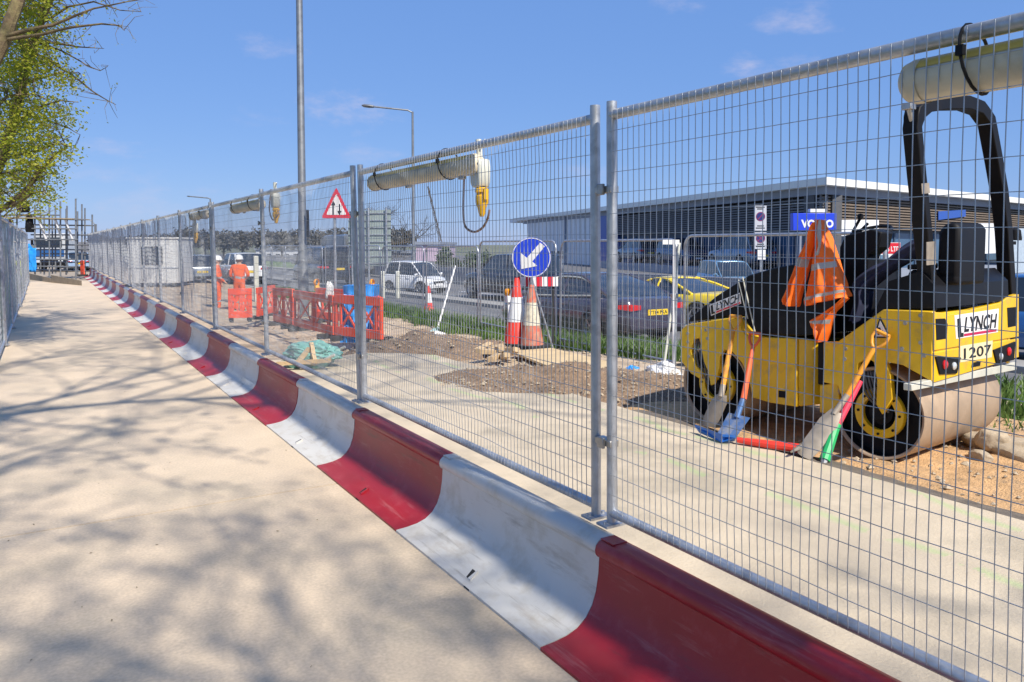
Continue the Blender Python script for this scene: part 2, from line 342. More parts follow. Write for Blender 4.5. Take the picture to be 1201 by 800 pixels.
msite = mat('site_hardcore', (.50, .39, .27), .95, 0, .2, 3, .7, 50, c2=(.32, .23, .15), c2amt=.6, c2scale=1.1)
MB().grid(rows).build('site_ground', msite, angle=80)['kind'] = 'structure'
# concrete carriageway strip behind the barriers with green survey paint
mslab = mat('site_concrete', (.55, .46, .335), .9, 0, .10, 2.2, .25, 70, c2=(.40, .34, .25), c2amt=.6, c2scale=1.4)
nt3 = mslab.node_tree; b3 = nt3.nodes['Principled BSDF']; lk = b3.inputs['Base Color'].links[0].from_socket
tc3 = nt3.nodes.new('ShaderNodeTexCoord'); wv = nt3.nodes.new('ShaderNodeTexNoise'); wv.inputs['Scale'].default_value = .8; wv.inputs['Detail'].default_value = 1
nt3.links.new(tc3.outputs['Object'], wv.inputs['Vector'])
sx = nt3.nodes.new('ShaderNodeSeparateXYZ'); nt3.links.new(tc3.outputs['Object'], sx.inputs[0])
def m3(op, a, b=0.):
    n = nt3.nodes.new('ShaderNodeMath'); n.operation = op
    for i, x in enumerate((a, b)):
        if isinstance(x, (int, float)): n.inputs[i].default_value = x
        else: nt3.links.new(x, n.inputs[i])
    return n.outputs[0]
wob = m3('MULTIPLY', m3('SUBTRACT', wv.outputs['Fac'], .5), .7)
def band(x0, wd): return m3('MAXIMUM', 0., m3('SUBTRACT', 1., m3('DIVIDE', m3('ABSOLUTE', m3('SUBTRACT', m3('ADD', sx.outputs[0], wob), x0)), wd)))
n5 = nt3.nodes.new('ShaderNodeTexNoise'); n5.inputs['Scale'].default_value = 3.2; n5.inputs['Detail'].default_value = 6; nt3.links.new(tc3.outputs['Object'], n5.inputs['Vector'])
msk = m3('MULTIPLY', m3('MAXIMUM', band(3.95, .07), band(4.72, .06)), m3('MULTIPLY', m3('GREATER_THAN', n5.outputs['Fac'], .5), .4))
mx3 = nt3.nodes.new('ShaderNodeMix'); mx3.data_type = 'RGBA'; nt3.links.new(msk, mx3.inputs[0]); nt3.links.new(lk, mx3.inputs[6]); mx3.inputs[7].default_value = (.30, .52, .16, 1); nt3.links.new(mx3.outputs[2], b3.inputs['Base Color'])
sl_pts = [(2.38, -6, .25), (4.9, -6, .25)]
y = -5.5
edge_pts = []
while y < 10.5: edge_pts.append((4.9 + .012 * noise(y * 3, 5) + .16 * sstep(5, 6.2, y) * 0, y, .25)); y += .3
far_pts = [(4.5, 10.9, .25), (4.0, 11.2, .25), (3.3, 10.8, .25), (2.38, 11.3, .25)]
MB().prism(sl_pts[:1] + [(4.9, -6, .25)] + edge_pts + far_pts, (0, 0, -.4)).build('site_slab', mslab, angle=30)['kind'] = 'structure'
# sand bed under and behind the roller
rows = []
for j in range(90):
    y = -3 + j * .11; row = []
    for i in range(50):
        x = 4.86 + i * .075; t = sstep(4.9, 5.35, x)
        z = .115 + .06 * t + .05 * noise(x * 1.7, y * 1.7, 3) + .02 * noise(x * 7, y * 7, 1)
        z += .24 * math.exp(-(((x - 6.95) / .75) ** 2 + ((y - 2.1) / .95) ** 2))
        z -= .30 * sstep(6.4, 6.8, y) + .3 * sstep(8.1, 8.5, x)
        row.append(Vector((x, y, z)))
    rows.append(row)
MB().grid(rows).build('sand_bed', M['sand'], angle=80)['kind'] = 'structure'
def pebbles(n, fn, smin, smax, m_):
    mb = MB()
    for i in range(n):
        p = fn(); s = rnd.uniform(smin, smax) * (1 if rnd.random() < .85 else 1.8)
        T = Matrix.Translation(p) @ Matrix.Rotation(rnd.uniform(0, 6.3), 4, 'Z') @ Matrix.Rotation(rnd.uniform(-.6, .6), 4, 'X')
        v = [T @ Vector((s * rnd.uniform(.7, 1.3) * a, s * rnd.uniform(.7, 1.3) * b, s * rnd.uniform(.5, .8) * c)) for a, b, c in ((1, 0, 0), (0, 1, 0), (-1, 0, 0), (0, -1, 0), (0, 0, 1), (0, 0, -1))]
        mb.add(v, [(0, 1, 4), (1, 2, 4), (2, 3, 4), (3, 0, 4), (1, 0, 5), (2, 1, 5), (3, 2, 5), (0, 3, 5)])
    return mb
def sandp():
    x = rnd.uniform(5.0, 8.0); y = rnd.uniform(-.5, 4.5)
    z = .115 + .06 * sstep(4.9, 5.35, x) + .05 * noise(x * 1.7, y * 1.7, 3) + .24 * math.exp(-(((x - 6.95) / .75) ** 2 + ((y - 2.1) / .95) ** 2))
    return Vector((x, y, z + .005))
tag(pebbles(900, sandp, .008, .028, 0).build('sand_gravel', M['rock'], smooth=False), 'stones and grit scattered over the orange sand', 'gravel', kind='stuff')
def gp():
    x = rnd.uniform(4.6, 8.2); y = rnd.uniform(7.5, 22); return Vector((x, y, hgt(x, y) + .008))
tag(pebbles(1400, gp, .006, .028, 0).build('site_gravel', M['rock'], smooth=False), 'loose stones lying over the brown site ground', 'gravel', kind='stuff')

# roads
masph = mat('asphalt', (.13, .13, .135), .9, 0, .1, 2, .2, 120, c2=(.17, .17, .165), c2amt=.5, c2scale=1.2)
def strip(name, o0, o1, z0, h, m_, y0=-40, y1=170, kind='structure'):
    m = MB(); n = 12
    for i in range(1):
        P = []
        for (a, b) in ((o0, y0), (o1, y0), (o1, y1), (o0, y1)): P.append((RX(a, b), b, z0 + h))
        m.prism(P, (0, 0, -h - .2))
    o = m.build(name, m_); o['kind'] = kind; return o
strip('road', -.3, 2.55, -.2, 0, masph)
strip('far_carriageway', 3.35, 9.2, -.2, 0, masph)
strip('central_island', 2.55, 3.35, -.2, .12, mat('kerb_stone', (.30, .29, .27), .85, 0, .1, 3, .1, 50))
strip('edge_kerb', -.42, -.30, -.2, .03, mat('edge_kerb_pale', (.62, .61, .58), .8))
m = MB()
for y in range(-20, 160, 6): m.add([(RX(6.2, y), y, -.196), (RX(6.32, y), y, -.196), (RX(6.32, y + 3), y + 3, -.196), (RX(6.2, y + 3), y + 3, -.196)], [(0, 1, 2, 3)])
m.build('lane_markings', M['signwhite'])['kind'] = 'structure'
strip('far_pavement', 9.2, 11.5, -.2, .12, mat('pavement_grey', (.30, .29, .27), .9))
MB().add([(RX(11.5, -40), -40, -.15), (90, -40, -.15), (60, 170, -.15), (RX(11.5, 170), 170, -.15)], [(0, 1, 2, 3)]).build('forecourt', mat('forecourt_tarmac', (.12, .12, .125), .9, 0, .1, .4))['kind'] = 'structure'
MB().add([(RX(9.9, 26), 26, -.07), (RX(16.5, 26), 26, -.07), (RX(16.5, 170), 170, -.07), (RX(9.9, 170), 170, -.07)], [(0, 1, 2, 3)]).build('far_grass_bank', mat('bank_green', (.10, .17, .035), .95, 0, .25, 2, c2=(.16, .2, .05), c2amt=.5, c2scale=.8))['kind'] = 'structure'
MB().add([(-60, 47, -.22), (RX(-.42, 47), 47, -.22), (RX(-.42, 170), 170, -.22), (-60, 170, -.22)], [(0, 1, 2, 3)]).build('compound_ground', mat('compound_hardcore', (.33, .27, .2), .95, 0, .15, .6))['kind'] = 'structure'

# grass tufts on the verge (nobody could count the blades)
def blades(n, fn, hmin, hmax):
    mb = MB()
    for i in range(n):
        p = fn()
        if p is None: continue
        h = rnd.uniform(hmin, hmax); a = rnd.uniform(0, 6.28); wd = rnd.uniform(.006, .016); ln = rnd.uniform(.1, .8) * h; b = rnd.uniform(0, 6.28)
        d = Vector((math.cos(a), math.sin(a), 0)) * wd; l = Vector((math.cos(b), math.sin(b), 0)) * ln
        mb.add([p - d, p + d, p + l * .4 + Vector((0, 0, h * .6)) + d * .8, p + l + Vector((0, 0, h)), p + l * .4 + Vector((0, 0, h * .6)) - d * .8], [(0, 1, 2, 3, 4)])
    return mb
def vg():
    y = rnd.uniform(5, 34) if rnd.random() < .8 else rnd.uniform(-2, 8); x = rnd.uniform(7.75, RX(-.45, y))
    if noise(x * .9, y * .9, 7) + (.45 if x > 8.2 else -.15) < .0: return None
    return Vector((x, y, hgt(x, y) - .01))
tag(blades(30000, vg, .08, .34).build('verge_grass', M['grass'], smooth=False), 'rough green grass and weeds along the verge behind the site', 'grass', kind='stuff')

# dark strip between cut slab and sand, its colour standing in for shade
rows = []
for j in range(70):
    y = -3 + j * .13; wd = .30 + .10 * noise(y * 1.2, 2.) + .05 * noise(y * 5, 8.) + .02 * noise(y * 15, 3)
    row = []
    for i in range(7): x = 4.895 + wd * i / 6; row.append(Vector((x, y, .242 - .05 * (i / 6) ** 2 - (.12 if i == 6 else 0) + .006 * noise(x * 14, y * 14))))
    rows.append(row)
MB().grid(rows).build('edge_shade_strip', mat('edge_shade_brown', (.15, .125, .10), .95, 0, .25, 9, .5, 70, c2=(.22, .18, .13), c2amt=.4, c2scale=12), angle=80)['kind'] = 'structure'

# ---------- footway barriers ----------
PROF = [(0, 0), (0, .014), (.08, .020), (.15, .031), (.21, .052), (.262, .090), (.298, .142), (.322, .21), (.335, .29), (.340, .372),
        (.328, .378), (.317, .392), (.314, .412), (.320, .434), (.336, .450), (.358, .458), (.412, .458), (.440, .452), (.452, .438), (.454, .41), (.454, 0)]
BX, BL = 1.916, 1.735
def barrier_proto(colr, label, kind):
    t = thing('footway_barrier', label, 'barrier')
    m = MB(); n = len(PROF); g = .003; ys_ = [g, g + .005] + [BL * k / 8 for k in range(1, 8)] + [BL - g - .005, BL - g]
    vs = []
    for j, y in enumerate(ys_):
        s = 1. if 0 < j < len(ys_) - 1 else .990
        for (x, z) in PROF: vs.append((.2 + (x - .2) * s, y, z * s if z else 0))
    fs = [(j * n + i, j * n + (i + 1) % n, (j + 1) * n + (i + 1) % n, (j + 1) * n + i) for j in range(len(ys_) - 1) for i in range(n)]
    fs += [tuple(range(n)), tuple(reversed(range((len(ys_) - 1) * n, len(ys_) * n)))]
    m.add(vs, fs); m.build('body', colr, t, angle=50, fixn=True)
    # moulded lifting slot, a dished wedge in the toe, built as a rim and dark opening
    s = MB(); yc = BL * .5
    s.prism([(.055, yc - .045, .0195), (.055, yc - .022, .0195), (.125, yc + .035, .0285), (.125, yc - .012, .0285)], (0, 0, -.012))
    s.build('lifting_slot', M['slot'], t)
    s = MB(); s.prism([(.050, yc - .08, .0245), (.050, yc - .05, .0245), (.118, yc - .020, .0385), (.128, yc - .018, .042), (.128, yc - .026, .042)], (0, 0, -.012))
    s.build('slot_lip', colr, t)
    s = MB(); s.prism([(-.0015, yc - .16, .004), (-.0015, yc - .10, .004), (-.0015, yc - .10, .012), (-.0015, yc - .16, .012)], (.004, 0, 0)); s.build('drain_notch', M['slot'], t)
    c = MB(); c.box((.385, BL - .055, .459), (.085, .10, .006)); c.build('joint_plate', colr, t, bevel=.002)
    return t
pr = barrier_proto(M['red'], '', 'red'); pw = barrier_proto(M['white'], '', 'white')
EDGE0 = 2.965
nb = {'red': 0, 'white': 0}
rep = []
for k in range(-2, 28):
    c = 'red' if k % 2 else 'white'; nb[c] += 1; i = nb[c]
    rep.append((k, c, i))
for (k, c, i) in rep:
    p = pr if c == 'red' else pw
    word = ORD[i - 1]
    if c == 'red' and i == 1: lab = 'nearest red plastic barrier unit, at the bottom of the photo under the mesh fence'
    elif c == 'white' and i == 2: lab = 'nearest fully visible white barrier unit, its slot open, beside the nearest red one'
    else: lab = '%s %s plastic barrier unit along the path edge, counting from the camera' % (word, c)
    y = EDGE0 + k * BL
    if i == 1: p.location = (BX, y, 0); p['label'] = lab; p['group'] = c + ' barrier units along the path'
    else: dup(p, (BX + .006 * rnd.uniform(-1, 1), y, 0), None, lab, c + ' barrier units along the path')

# ---------- mesh fence panels ----------
def fence_mesh(Lp, H, px, pz, wob, seed, r=.0021):
    m = MB(); rr = random.Random(seed); nz_ = int(round(H / pz)); nx = int(Lp / px)
    def off(x, z): return wob * (noise(x * 1.1 + seed, z * 1.6) + .6 * noise(x * 4 + seed, z * 3)) * math.sin(math.pi * min(max(x / Lp, 0), 1)) ** .5
    def sag(x, z): return .35 * wob * noise(x * 1.4 + seed * 3, z * 1.2 + 9)
    for i in range(1, nx):
        x = Lp * i / nx
        m.tube([(x + sag(x, H * t) * .4, off(x, H * t) + .003, .0 + H * t) for t in [k / 10 for k in range(11)]], r, 4, caps=False)
    for j in range(1, nz_):
        z = H * j / nz_
        m.tube([(Lp * k / 36, off(Lp * k / 36, z) - .003, z + sag(Lp * k / 36, z)) for k in range(37)], r, 4, caps=False)
    return m
def panel_proto(Lp, H, seed, wob, label, round_top=False, wire=(.040, .10), rw=.0018, pr_=.0255):
    t = thing('mesh_fence_panel', label, 'fence panel')
    e = .03
    if round_top:
        arc = lambda x0, sg: [(x0 + sg * (.16 - .16 * math.cos(a)), 0, H - .16 + .16 * math.sin(a)) for a in [k * math.pi / 12 for k in range(7)]]
        pts = [(e, 0, 0)] + arc(e, 1) + list(reversed(arc(Lp - e, -1))) + [(Lp - e, 0, 0)]
        MB().tube(pts, pr_, 10).build('frame_tube', M['galv'], t)
        MB().tube([(e, 0, .12), (Lp - e, 0, .12)], pr_ * .9, 8).build('bottom_rail', M['galv'], t)
        mm = fence_mesh(Lp - .06, H - .15, wire[0], wire[1], wob, seed, rw); mm.v = [p + Vector((.03, 0, .12)) for p in mm.v]
        for (x) in (e, Lp - e):
            f = MB(); f.box((x, 0, -.0), (.22, .6, .12)); f.build('foot_block', M['rubber'], t, bevel=.02)
    else:
        for x in (e, Lp - e):
            p = MB(); p.tube([(x, 0, -.03), (x, 0, H + .045)], pr_, 14); p.build('post', M['galv'], t, angle=50)
            p = MB(); p.box((x, 0, -.026), (.085, .13, .012)); p.tube([(x, .045, -.03), (x, .045, -.008)], .009, 6); p.tube([(x, -.045, -.03), (x, -.045, -.008)], .009, 6)
            p.build('foot_plate', M['galv'], t)
        MB().tube([(e, 0, H - .02), (Lp - e, 0, H - .02)], pr_, 12).build('top_rail', M['galv'], t, angle=50)
        MB().tube([(e, 0, .03), (Lp - e, 0, .03)], pr_ * .95, 12).build('bottom_rail', M['galv'], t, angle=50)
        mm = fence_mesh(Lp - .06, H, wire[0], wire[1], wob, seed, rw); mm.v = [Vector((p.x + .03, p.y + .027, (.031 + p.z * (H - .035) / H))) for p in mm.v]
        for z in (.38, 1.64):
            c = MB(); c.box((Lp + .012, 0, z), (.125, .056, .034)); c.tube([(Lp + .012, -.045, z), (Lp + .012, .045, z)], .009, 6)
            c.box((Lp + .012, .036, z), (.05, .016, .055)); c.build('clamp', M['steel'], t, bevel=.004)
    mm.build('wire_mesh', M['wire'], t, smooth=False)
    return t
FXX, FZ, S0 = 2.41, .50, 3.165
pa = panel_proto(3.44, 2.02, 3, .012, 'large near mesh fence panel in front of the yellow roller')
pb = panel_proto(3.46, 2.02, 11, .022, 'mesh fence panel in front of the blue arrow sign and cones', rw=.0021)
def putp(p, y, tilt=-.6): p.location = (FXX, y, FZ); p.rotation_euler = (R(tilt), 0, R(90)); p['group'] = 'mesh fence panels along the barriers'
putp(pa, -.345, -.5); putp(pb, S0)
flab = {1: 'mesh fence panel in front of the triangular sign and orange pedestrian barriers', 2: 'mesh fence panel in front of the worker on the right and a hanging lamp tube'}
for n in range(1, 15):
    lab = flab.get(n, '%s mesh fence panel on the red and white barriers, counting from the camera' % ORD[n + 1])
    d = dup(pb if n % 2 else pa, (FXX + .012 * rnd.uniform(-1, 1), S0 + 3.5 * n, FZ), R(90), lab, 'mesh fence panels along the barriers'); d.rotation_euler.x = R(-1.0 + rnd.uniform(-.35, .35))
for i, y in enumerate((13.6, 17.1, 20.6, 24.1, 27.6, 31.1, 34.6, 38.1, 41.6)):
    d = dup(pb, (-.66 + .02 * rnd.uniform(-1, 1), y, .06), R(90), '%s mesh fence panel left of the path, counting from the camera' % ORD[i], 'mesh fence panels left of the path'); d.scale = (1, 1, 1.15)
# ---------- tandem roller ----------
PH = R(7.2); HV = Vector((-math.sin(PH), math.cos(PH), 0)); RV = Vector((math.cos(PH), math.sin(PH), 0)); UP = Vector((0, 0, 1))
Pr = at_d(1029, 485, 6.1); RAD = .365; GZ = Pr.z - RAD
O = Vector((Pr.x, Pr.y, GZ)); DW = 1.42
rol = thing('road_roller', 'yellow and black tandem road roller with steel drums parked on sand behind the mesh fence', 'road roller', O, R(90) + PH)
def RP(px, py, w=0.): return on_plane(px, py, O + RV * w, RV)
def RU(px, py, u): return on_plane(px, py, O + HV * u, HV)
def RLp(px, py, w=0.):
    q = RP(px, py, w) - O; return q.dot(HV), q.z
def L3(u, w, z): return O + HV * u + RV * w + UP * z
fu, fz = RLp(838, 454); WB = fu; print('roller ground', GZ, 'wheelbase', WB, 'front centre z', fz)
def side(mb, pts, w0, w1, mi=0, w=0.):
    """prism of an outline seen on the roller's left side plane, running from w0 to w1 across it"""
    P = [RP(x, y, w) for x, y in pts]; P = [p + RV * (w0 - (p - O).dot(RV)) for p in P]
    return mb.prism(P, RV * (w1 - w0), mi)
def drum(u, zc, rad, name):
    T = Matrix.Translation(L3(u, 0, zc)) @ Matrix((RV.to_4d(), HV.to_4d(), UP.to_4d(), (0, 0, 0, 1))).transposed() @ Matrix.Rotation(R(90), 4, 'Y')
    for i in range(3): T[i][3] = L3(u, 0, zc)[i]
    T2 = T.copy()
    # local z of the lathe must run along RV
    Rm = Matrix((HV, UP, RV)).transposed().to_4x4(); Rm.translation = L3(u, 0, zc)
    d = MB(); d.lathe([(rad - .028, .02), (rad - .022, .004), (rad - .006, 0), (rad, .008), (rad, DW - .008), (rad - .006, DW), (rad - .022, DW - .004), (rad - .028, DW - .02)], 72, Rm, close=True)
    dr = d.build('drum', M['drum'], rol, world=True, angle=60)
    e = MB(); e.lathe([(rad - .028, .02), (rad - .03, .10), (.10, .13), (.001, .13)], 48, Rm, close=True); e.build('drum_end', M['black'], dr, world=True)
    e = MB(); e.lathe([(rad - .028, DW - .02), (rad - .03, DW - .1), (.001, DW - .13)], 48, Rm, close=True); e.build('drum_end', M['black'], dr, world=True)
    h = MB(); h.lathe([(.132, .045), (.132, .02), (.195, .02), (.20, .03), (.20, .06), (.132, .06)], 40, Rm, close=True)
    h.build('hub_ring', M['yellow'], dr, world=True)
    mo = MB(); mo.lathe([(.001, -.0), (.05, -.0), (.055, .01), (.055, .05), (.095, .055), (.10, .07), (.10, .12)], 24, Rm, close=True)
    for k in range(8):
        a = k * math.pi / 4; p = L3(u + .165 * math.cos(a), .0, zc + .165 * math.sin(a)); mo.tube([p + RV * .012, p + RV * .03], .011, 6)
    mo.build('drive_motor', M['black'], dr, world=True)
    return dr
drum(0, RAD, RAD, 'rear'); drum(WB, RAD + .01, RAD + .012, 'front')
# rear frame: left cheek with fork leg down to the hub, right cheek, cross body
cheek = [(967, 401), (985, 400), (1037, 363), (1095, 365), (1094, 447), (1060, 428), (1040, 424), (1046, 440), (1048, 468), (1036, 486), (1029, 474), (1030, 446), (1026, 424), (1018, 420), (1008, 426), (1006, 446), (990, 470), (984, 452), (967, 448)]
m = MB(); side(m, cheek, -.02, .035); m.build('rear_frame', M['yellow'], rol, world=True, bevel=.006)
m = MB(); side(m, [(985, 403), (1037, 366), (1095, 368), (1094, 436), (1040, 405), (1000, 425)], .036, DW - .04)
side(m, cheek, DW - .035, DW + .02); m.build('rear_body', M['yellow'], rol, world=True, bevel=.006)
ur = RLp(1095, 449)[0]
def rear(mb, pts, d0, d1, mi=0):
    P = [RU(x, y, ur) + HV * (-d0) for x, y in pts]; return mb.prism(P, HV * (d0 - d1) * 1., mi)
m = MB(); P = [RU(x, y, ur) for x, y in [(1095, 366), (1108, 367), (1110, 370), (1174, 355), (1182, 349), (1195, 345), (1195, 395), (1095, 411.5)]]; m.prism(P, HV * .05)
P = [RU(x, y, ur) for x, y in [(1095, 413.5), (1195, 397), (1195, 419), (1095, 449)]]; m.prism(P, HV * .05)
m.build('rear_panel', M['yellow'], rol, world=True, bevel=.005)
m = MB(); m.prism([RU(x, y, ur) + HV * .012 for x, y in [(1096, 411), (1194, 394.5), (1194, 397.5), (1096, 414)]], HV * .03)
for q in ([(1097, 374), (1108, 373.5), (1111, 380), (1110, 397), (1098, 399)], [(1181, 361), (1192, 360), (1192, 382), (1182, 384)], [(1140, 425.5), (1150, 423.5), (1149, 429), (1139, 431)]):
    m.prism([RU(x, y, ur) - HV * .003 for x, y in q], HV * .02)
m.build('panel_recess', M['black'], rol, world=True, smooth=False)
for (q, c1, c2) in (([(1096, 418), (1125.5, 419), (1121, 438), (1101, 439)], (1106, 427.5), (1116.5, 429)), ([(1164, 410.5), (1189.5, 400.5), (1188, 422), (1168, 427)], (1181, 412), (1171.5, 418))):
    h = MB(); h.prism([RU(x, y, ur) - HV * .012 for x, y in q], HV * .03); lh = h.build('tail_light', M['black'], rol, world=True, bevel=.004)
    for c, mm, rr, nm in ((c1, M['tail'], .036, 'red_lens'), (c2, M['lens'], .030, 'clear_lens')):
        T = Matrix((RV, UP, -HV)).transposed().to_4x4(); T.translation = RU(c[0], c[1], ur) - HV * .012
        b = MB(); b.lathe([(rr, 0), (rr, .008), (rr * .7, .016), (.001, .019)], 20, T, close=True); b.build(nm, mm, lh, world=True)
m = MB(); m.prism([RU(x, y, ur) - HV * .003 for x, y in [(1121, 397.5), (1119, 370), (1171, 362), (1170, 389.5)]], HV * .005)
pl = m.build('rear_nameplate', M['signwhite'], rol, world=True, smooth=False)
def rt(mb, s, a, b, d, **k): return text_on(mb, s, RU(*a, ur), RU(*b, ur), RU(*d, ur), -HV * .0045, **k)
t = MB(); rt(t, 'LYNCH', (1130, 390), (1168, 384.5), (1131, 371.8), bold=.03, shear=.12)
t.prism([RU(x, y, ur) - HV * .0045 for x, y in [(1123, 396), (1122, 374), (1126, 373.2), (1127, 390.5), (1129.5, 390), (1129.5, 395)]], HV * .001)
t.build('nameplate_letters', M['ink'], pl, world=True, smooth=False)
t = MB(); t.prism([RU(x, y, ur) - HV * .0045 for x, y in [(1130, 394.5), (1130, 391.5), (1168, 385.8), (1168, 388.7)]], HV * .001); t.build('nameplate_stripe', mat('crimson_stripe', (.50, .015, .08), .4, 0, 0), pl, world=True, smooth=False)
m = MB(); m.prism([RU(x, y, ur) - HV * .002 for x, y in [(1126, 425), (1126, 406), (1164, 399.5), (1163, 419)]], HV * .004); pn = m.build('number_panel', mat('number_panel_pale', (.78, .68, .42), .4, 0, .03), rol, world=True, smooth=False)
t = MB(); rt(t, '1207', (1130, 421.2), (1162, 415.8), (1130, 408.5), bold=.012); t.build('digits', M['ink'], pn, world=True, smooth=False)
# scraper bar under the rear panel
m = MB(); m.prism([RU(x, y, ur) + HV * .01 for x, y in [(1071, 459), (1071, 451), (1194, 425), (1194, 434)]], HV * .06); m.build('scraper_bar', M['pale'], rol, world=True, bevel=.004)
# rear seat deck and seat, operator station
m = MB(); side(m, [(1020, 372), (1040, 330), (1078, 318), (1094, 335), (1095, 362), (1037, 362)], .03, DW - .03)
side(m, [(995, 392), (1022, 372), (1036, 362), (985, 399)], .05, DW - .05); m.build('seat_deck', M['hood'], rol, world=True, bevel=.012)
m = MB(); side(m, [(1082, 330), (1084, 272), (1090, 263), (1104, 259), (1110, 268), (1108, 330)], .22, .72); side(m, [(1046, 333), (1048, 318), (1108, 316), (1108, 336)], .22, .72); m.build('operator_seat', M['black'], rol, world=True, bevel=.03)
m = MB(); side(m, [(1049, 317), (1049, 311), (1080, 309), (1080, 316)], .20, .29); side(m, [(1053, 350), (1053, 317), (1061, 317), (1061, 350)], .22, .27); m.build('armrest', M['black'], rol, world=True, bevel=.01)
m = MB(); side(m, [(960, 392), (962, 290), (968, 276), (1000, 268), (1012, 272), (1008, 290), (996, 300), (990, 392)], .30, .50); m.build('control_console', M['black'], rol, world=True, bevel=.012)
m = MB()
for (a, b, w_) in (((1000, 272), (1009, 256), .42), ((1008, 272), (1018, 262), .5)): m.tube([RP(*a, w_), RP(*b, w_)], .012, 8); 
m.lathe([(.001, 0), (.022, .01), (.026, .03), (.018, .05), (.001, .055)], 12, Matrix.Translation(RP(1009, 258, .42)))
st_c = RP(1022, 272, .6); T = Matrix.Translation(st_c) @ Matrix.Rotation(R(35), 4, 'Y')
m.tube([st_c + Vector((.16 * math.cos(a), .16 * math.sin(a), .05 * math.cos(a))) for a in [k * math.pi / 10 for k in range(21)]], .014, 8); m.tube([st_c, st_c - UP * .2 + HV * .1], .02, 8)
m.build('levers_and_wheel', M['black'], rol, world=True)
# roll-over hoop
up_ = RLp(1079, 380)[0]
def hoop(pts): return [RU(x, y, up_) for x, y in pts]
hp = hoop([(1088, 365), (1087, 320), (1082, 270), (1075, 205), (1070, 150), (1073, 133), (1084, 124), (1105, 121), (1130, 121), (1146, 127), (1157, 142), (1165, 185), (1172, 225), (1177, 270), (1180, 320), (1182, 352)])
hp2 = []
for i in range(len(hp) - 1):
    for k in range(3): hp2.append(hp[i].lerp(hp[i + 1], k / 3))
hp2.append(hp[-1])
m = MB(); vs = []; n_ = len(hp2)
for i, p in enumerate(hp2):
    tg = (hp2[min(i + 1, n_ - 1)] - hp2[max(i - 1, 0)]).normalized(); nr = tg.cross(HV).normalized(); wd = .040 if i < 14 else .052
    for a, b in ((-.055, -1), (.055, -1), (.055, 1), (-.055, 1)): vs.append(p + HV * a + nr * b * wd)
fs = [(i * 4 + k, i * 4 + (k + 1) % 4, i * 4 + 4 + (k + 1) % 4, i * 4 + 4 + k) for i in range(n_ - 1) for k in range(4)] + [(3, 2, 1, 0), tuple(range(4 * n_ - 4, 4 * n_))]
m.add(vs, fs); ho = m.build('roll_hoop', M['black'], rol, world=True, bevel=.01, fixn=True)
m = MB(); q = RU(1078, 220, up_ ) - HV * .057 
m.prism([RU(x, y, up_) - HV * .06 for x, y in [(1072, 228), (1071, 216), (1080, 215), (1081, 227)]], HV * .004); m.prism([RU(x, y, up_) - HV * .06 for x, y in [(1077, 311), (1077, 284), (1088, 283), (1088, 310)]], HV * .004)
m.build('hoop_sticker', M['blade'], ho, world=True, smooth=False)
for a in ((1066, 125, 1071, 150), (1114, 119, 1114, 108)):
    m = MB(); m.tube([RU(a[0], a[1], up_), RU(a[2], a[3], up_)], .02, 8); m.box(RU(a[0], a[1], up_), (.07, .07, .05)); m.build('hoop_bracket', M['steel'], ho, world=True, bevel=.005)
m = MB(); m.lathe([(.055, 0), (.055, .02), (.045, .09), (.02, .11), (.001, .112)], 16, Matrix.Translation(RU(1190, 282, up_)), close=True); m.box(RU(1184, 285, up_), (.12, .05, .03)); m.build('work_lamp', M['black'], rol, world=True)
# articulation and front frame
m = MB(); side(m, [(930, 480), (930, 420), (985, 420), (985, 478)], .42, .78); side(m, [(955, 452), (955, 402), (968, 402), (968, 452)], .05, .95); m.build('articulation_joint', M['black'], rol, world=True, bevel=.01)
m = MB(); side(m, [(961, 484), (961, 452), (983, 449), (984, 470), (978, 486)], .0, .06); m.build('rear_step', M['yellow'], rol, world=True, bevel=.01)
ff = [(799, 390), (801, 386), (808, 380), (857, 373), (869, 373), (871, 386), (876, 393), (888, 395), (936, 397), (936, 477), (905, 472), (884, 466), (880, 446), (872, 426), (860, 412), (851, 408), (846, 418), (846, 430), (852, 438), (848, 452), (838, 460), (829, 448), (826, 432), (822, 424), (815, 414), (812, 398), (806, 400), (808, 428), (818, 437), (824, 440), (824, 452), (816, 440), (801, 424)]
ff = [(799, 390), (801, 386), (808, 380), (857, 373), (869, 373), (871, 386), (876, 393), (888, 395), (936, 397), (936, 477), (905, 472), (884, 466), (880, 446), (872, 426), (860, 412), (851, 410), (846, 418), (845, 432), (840, 450), (835, 452), (832, 436), (827, 424), (824, 408), (822, 396), (815, 398), (812, 412), (817, 428), (825, 437), (822, 444), (812, 438), (801, 424)]
m = MB(); side(m, ff, -.02, .03); m.build('front_frame', M['yellow'], rol, world=True, bevel=.006)
m = MB(); side(m, [(800, 392), (808, 382), (869, 375), (888, 397), (936, 399), (936, 474), (905, 470), (884, 462), (880, 440), (868, 418), (850, 405), (815, 405)], .031, DW - .031)
side(m, ff, DW - .03, DW + .02)
P = [RP(936, 397), RP(936, 477), RP(965, 474, .14), RP(965, 400, .14)]; m.prism(P, RV * .9); m.build('front_body', M['yellow'], rol, world=True, bevel=.012)
for (x, y) in ((807, 391), (807, 401), (830, 397), (828, 387), (808, 418), (848, 385), (992, 409), (991, 421), (1062, 379), (1080, 370), (1080, 402), (1084, 417), (1058, 409)):
    p = RP(x, y, -.02); MB().tube([p, p - RV * .008], .016, 8).build('bolt_head', M['steel'], rol, world=True)
m = MB(); m.prism([RP(x, y, -.0215) for x, y in [(913, 466), (913, 458), (922, 459), (922, 467)]], RV * .01); m.build('tie_down_hole', M['black'], rol, world=True, smooth=False)
hm = mat('hose_rubber', (.10, .10, .095), .5, 0, .3, 20)
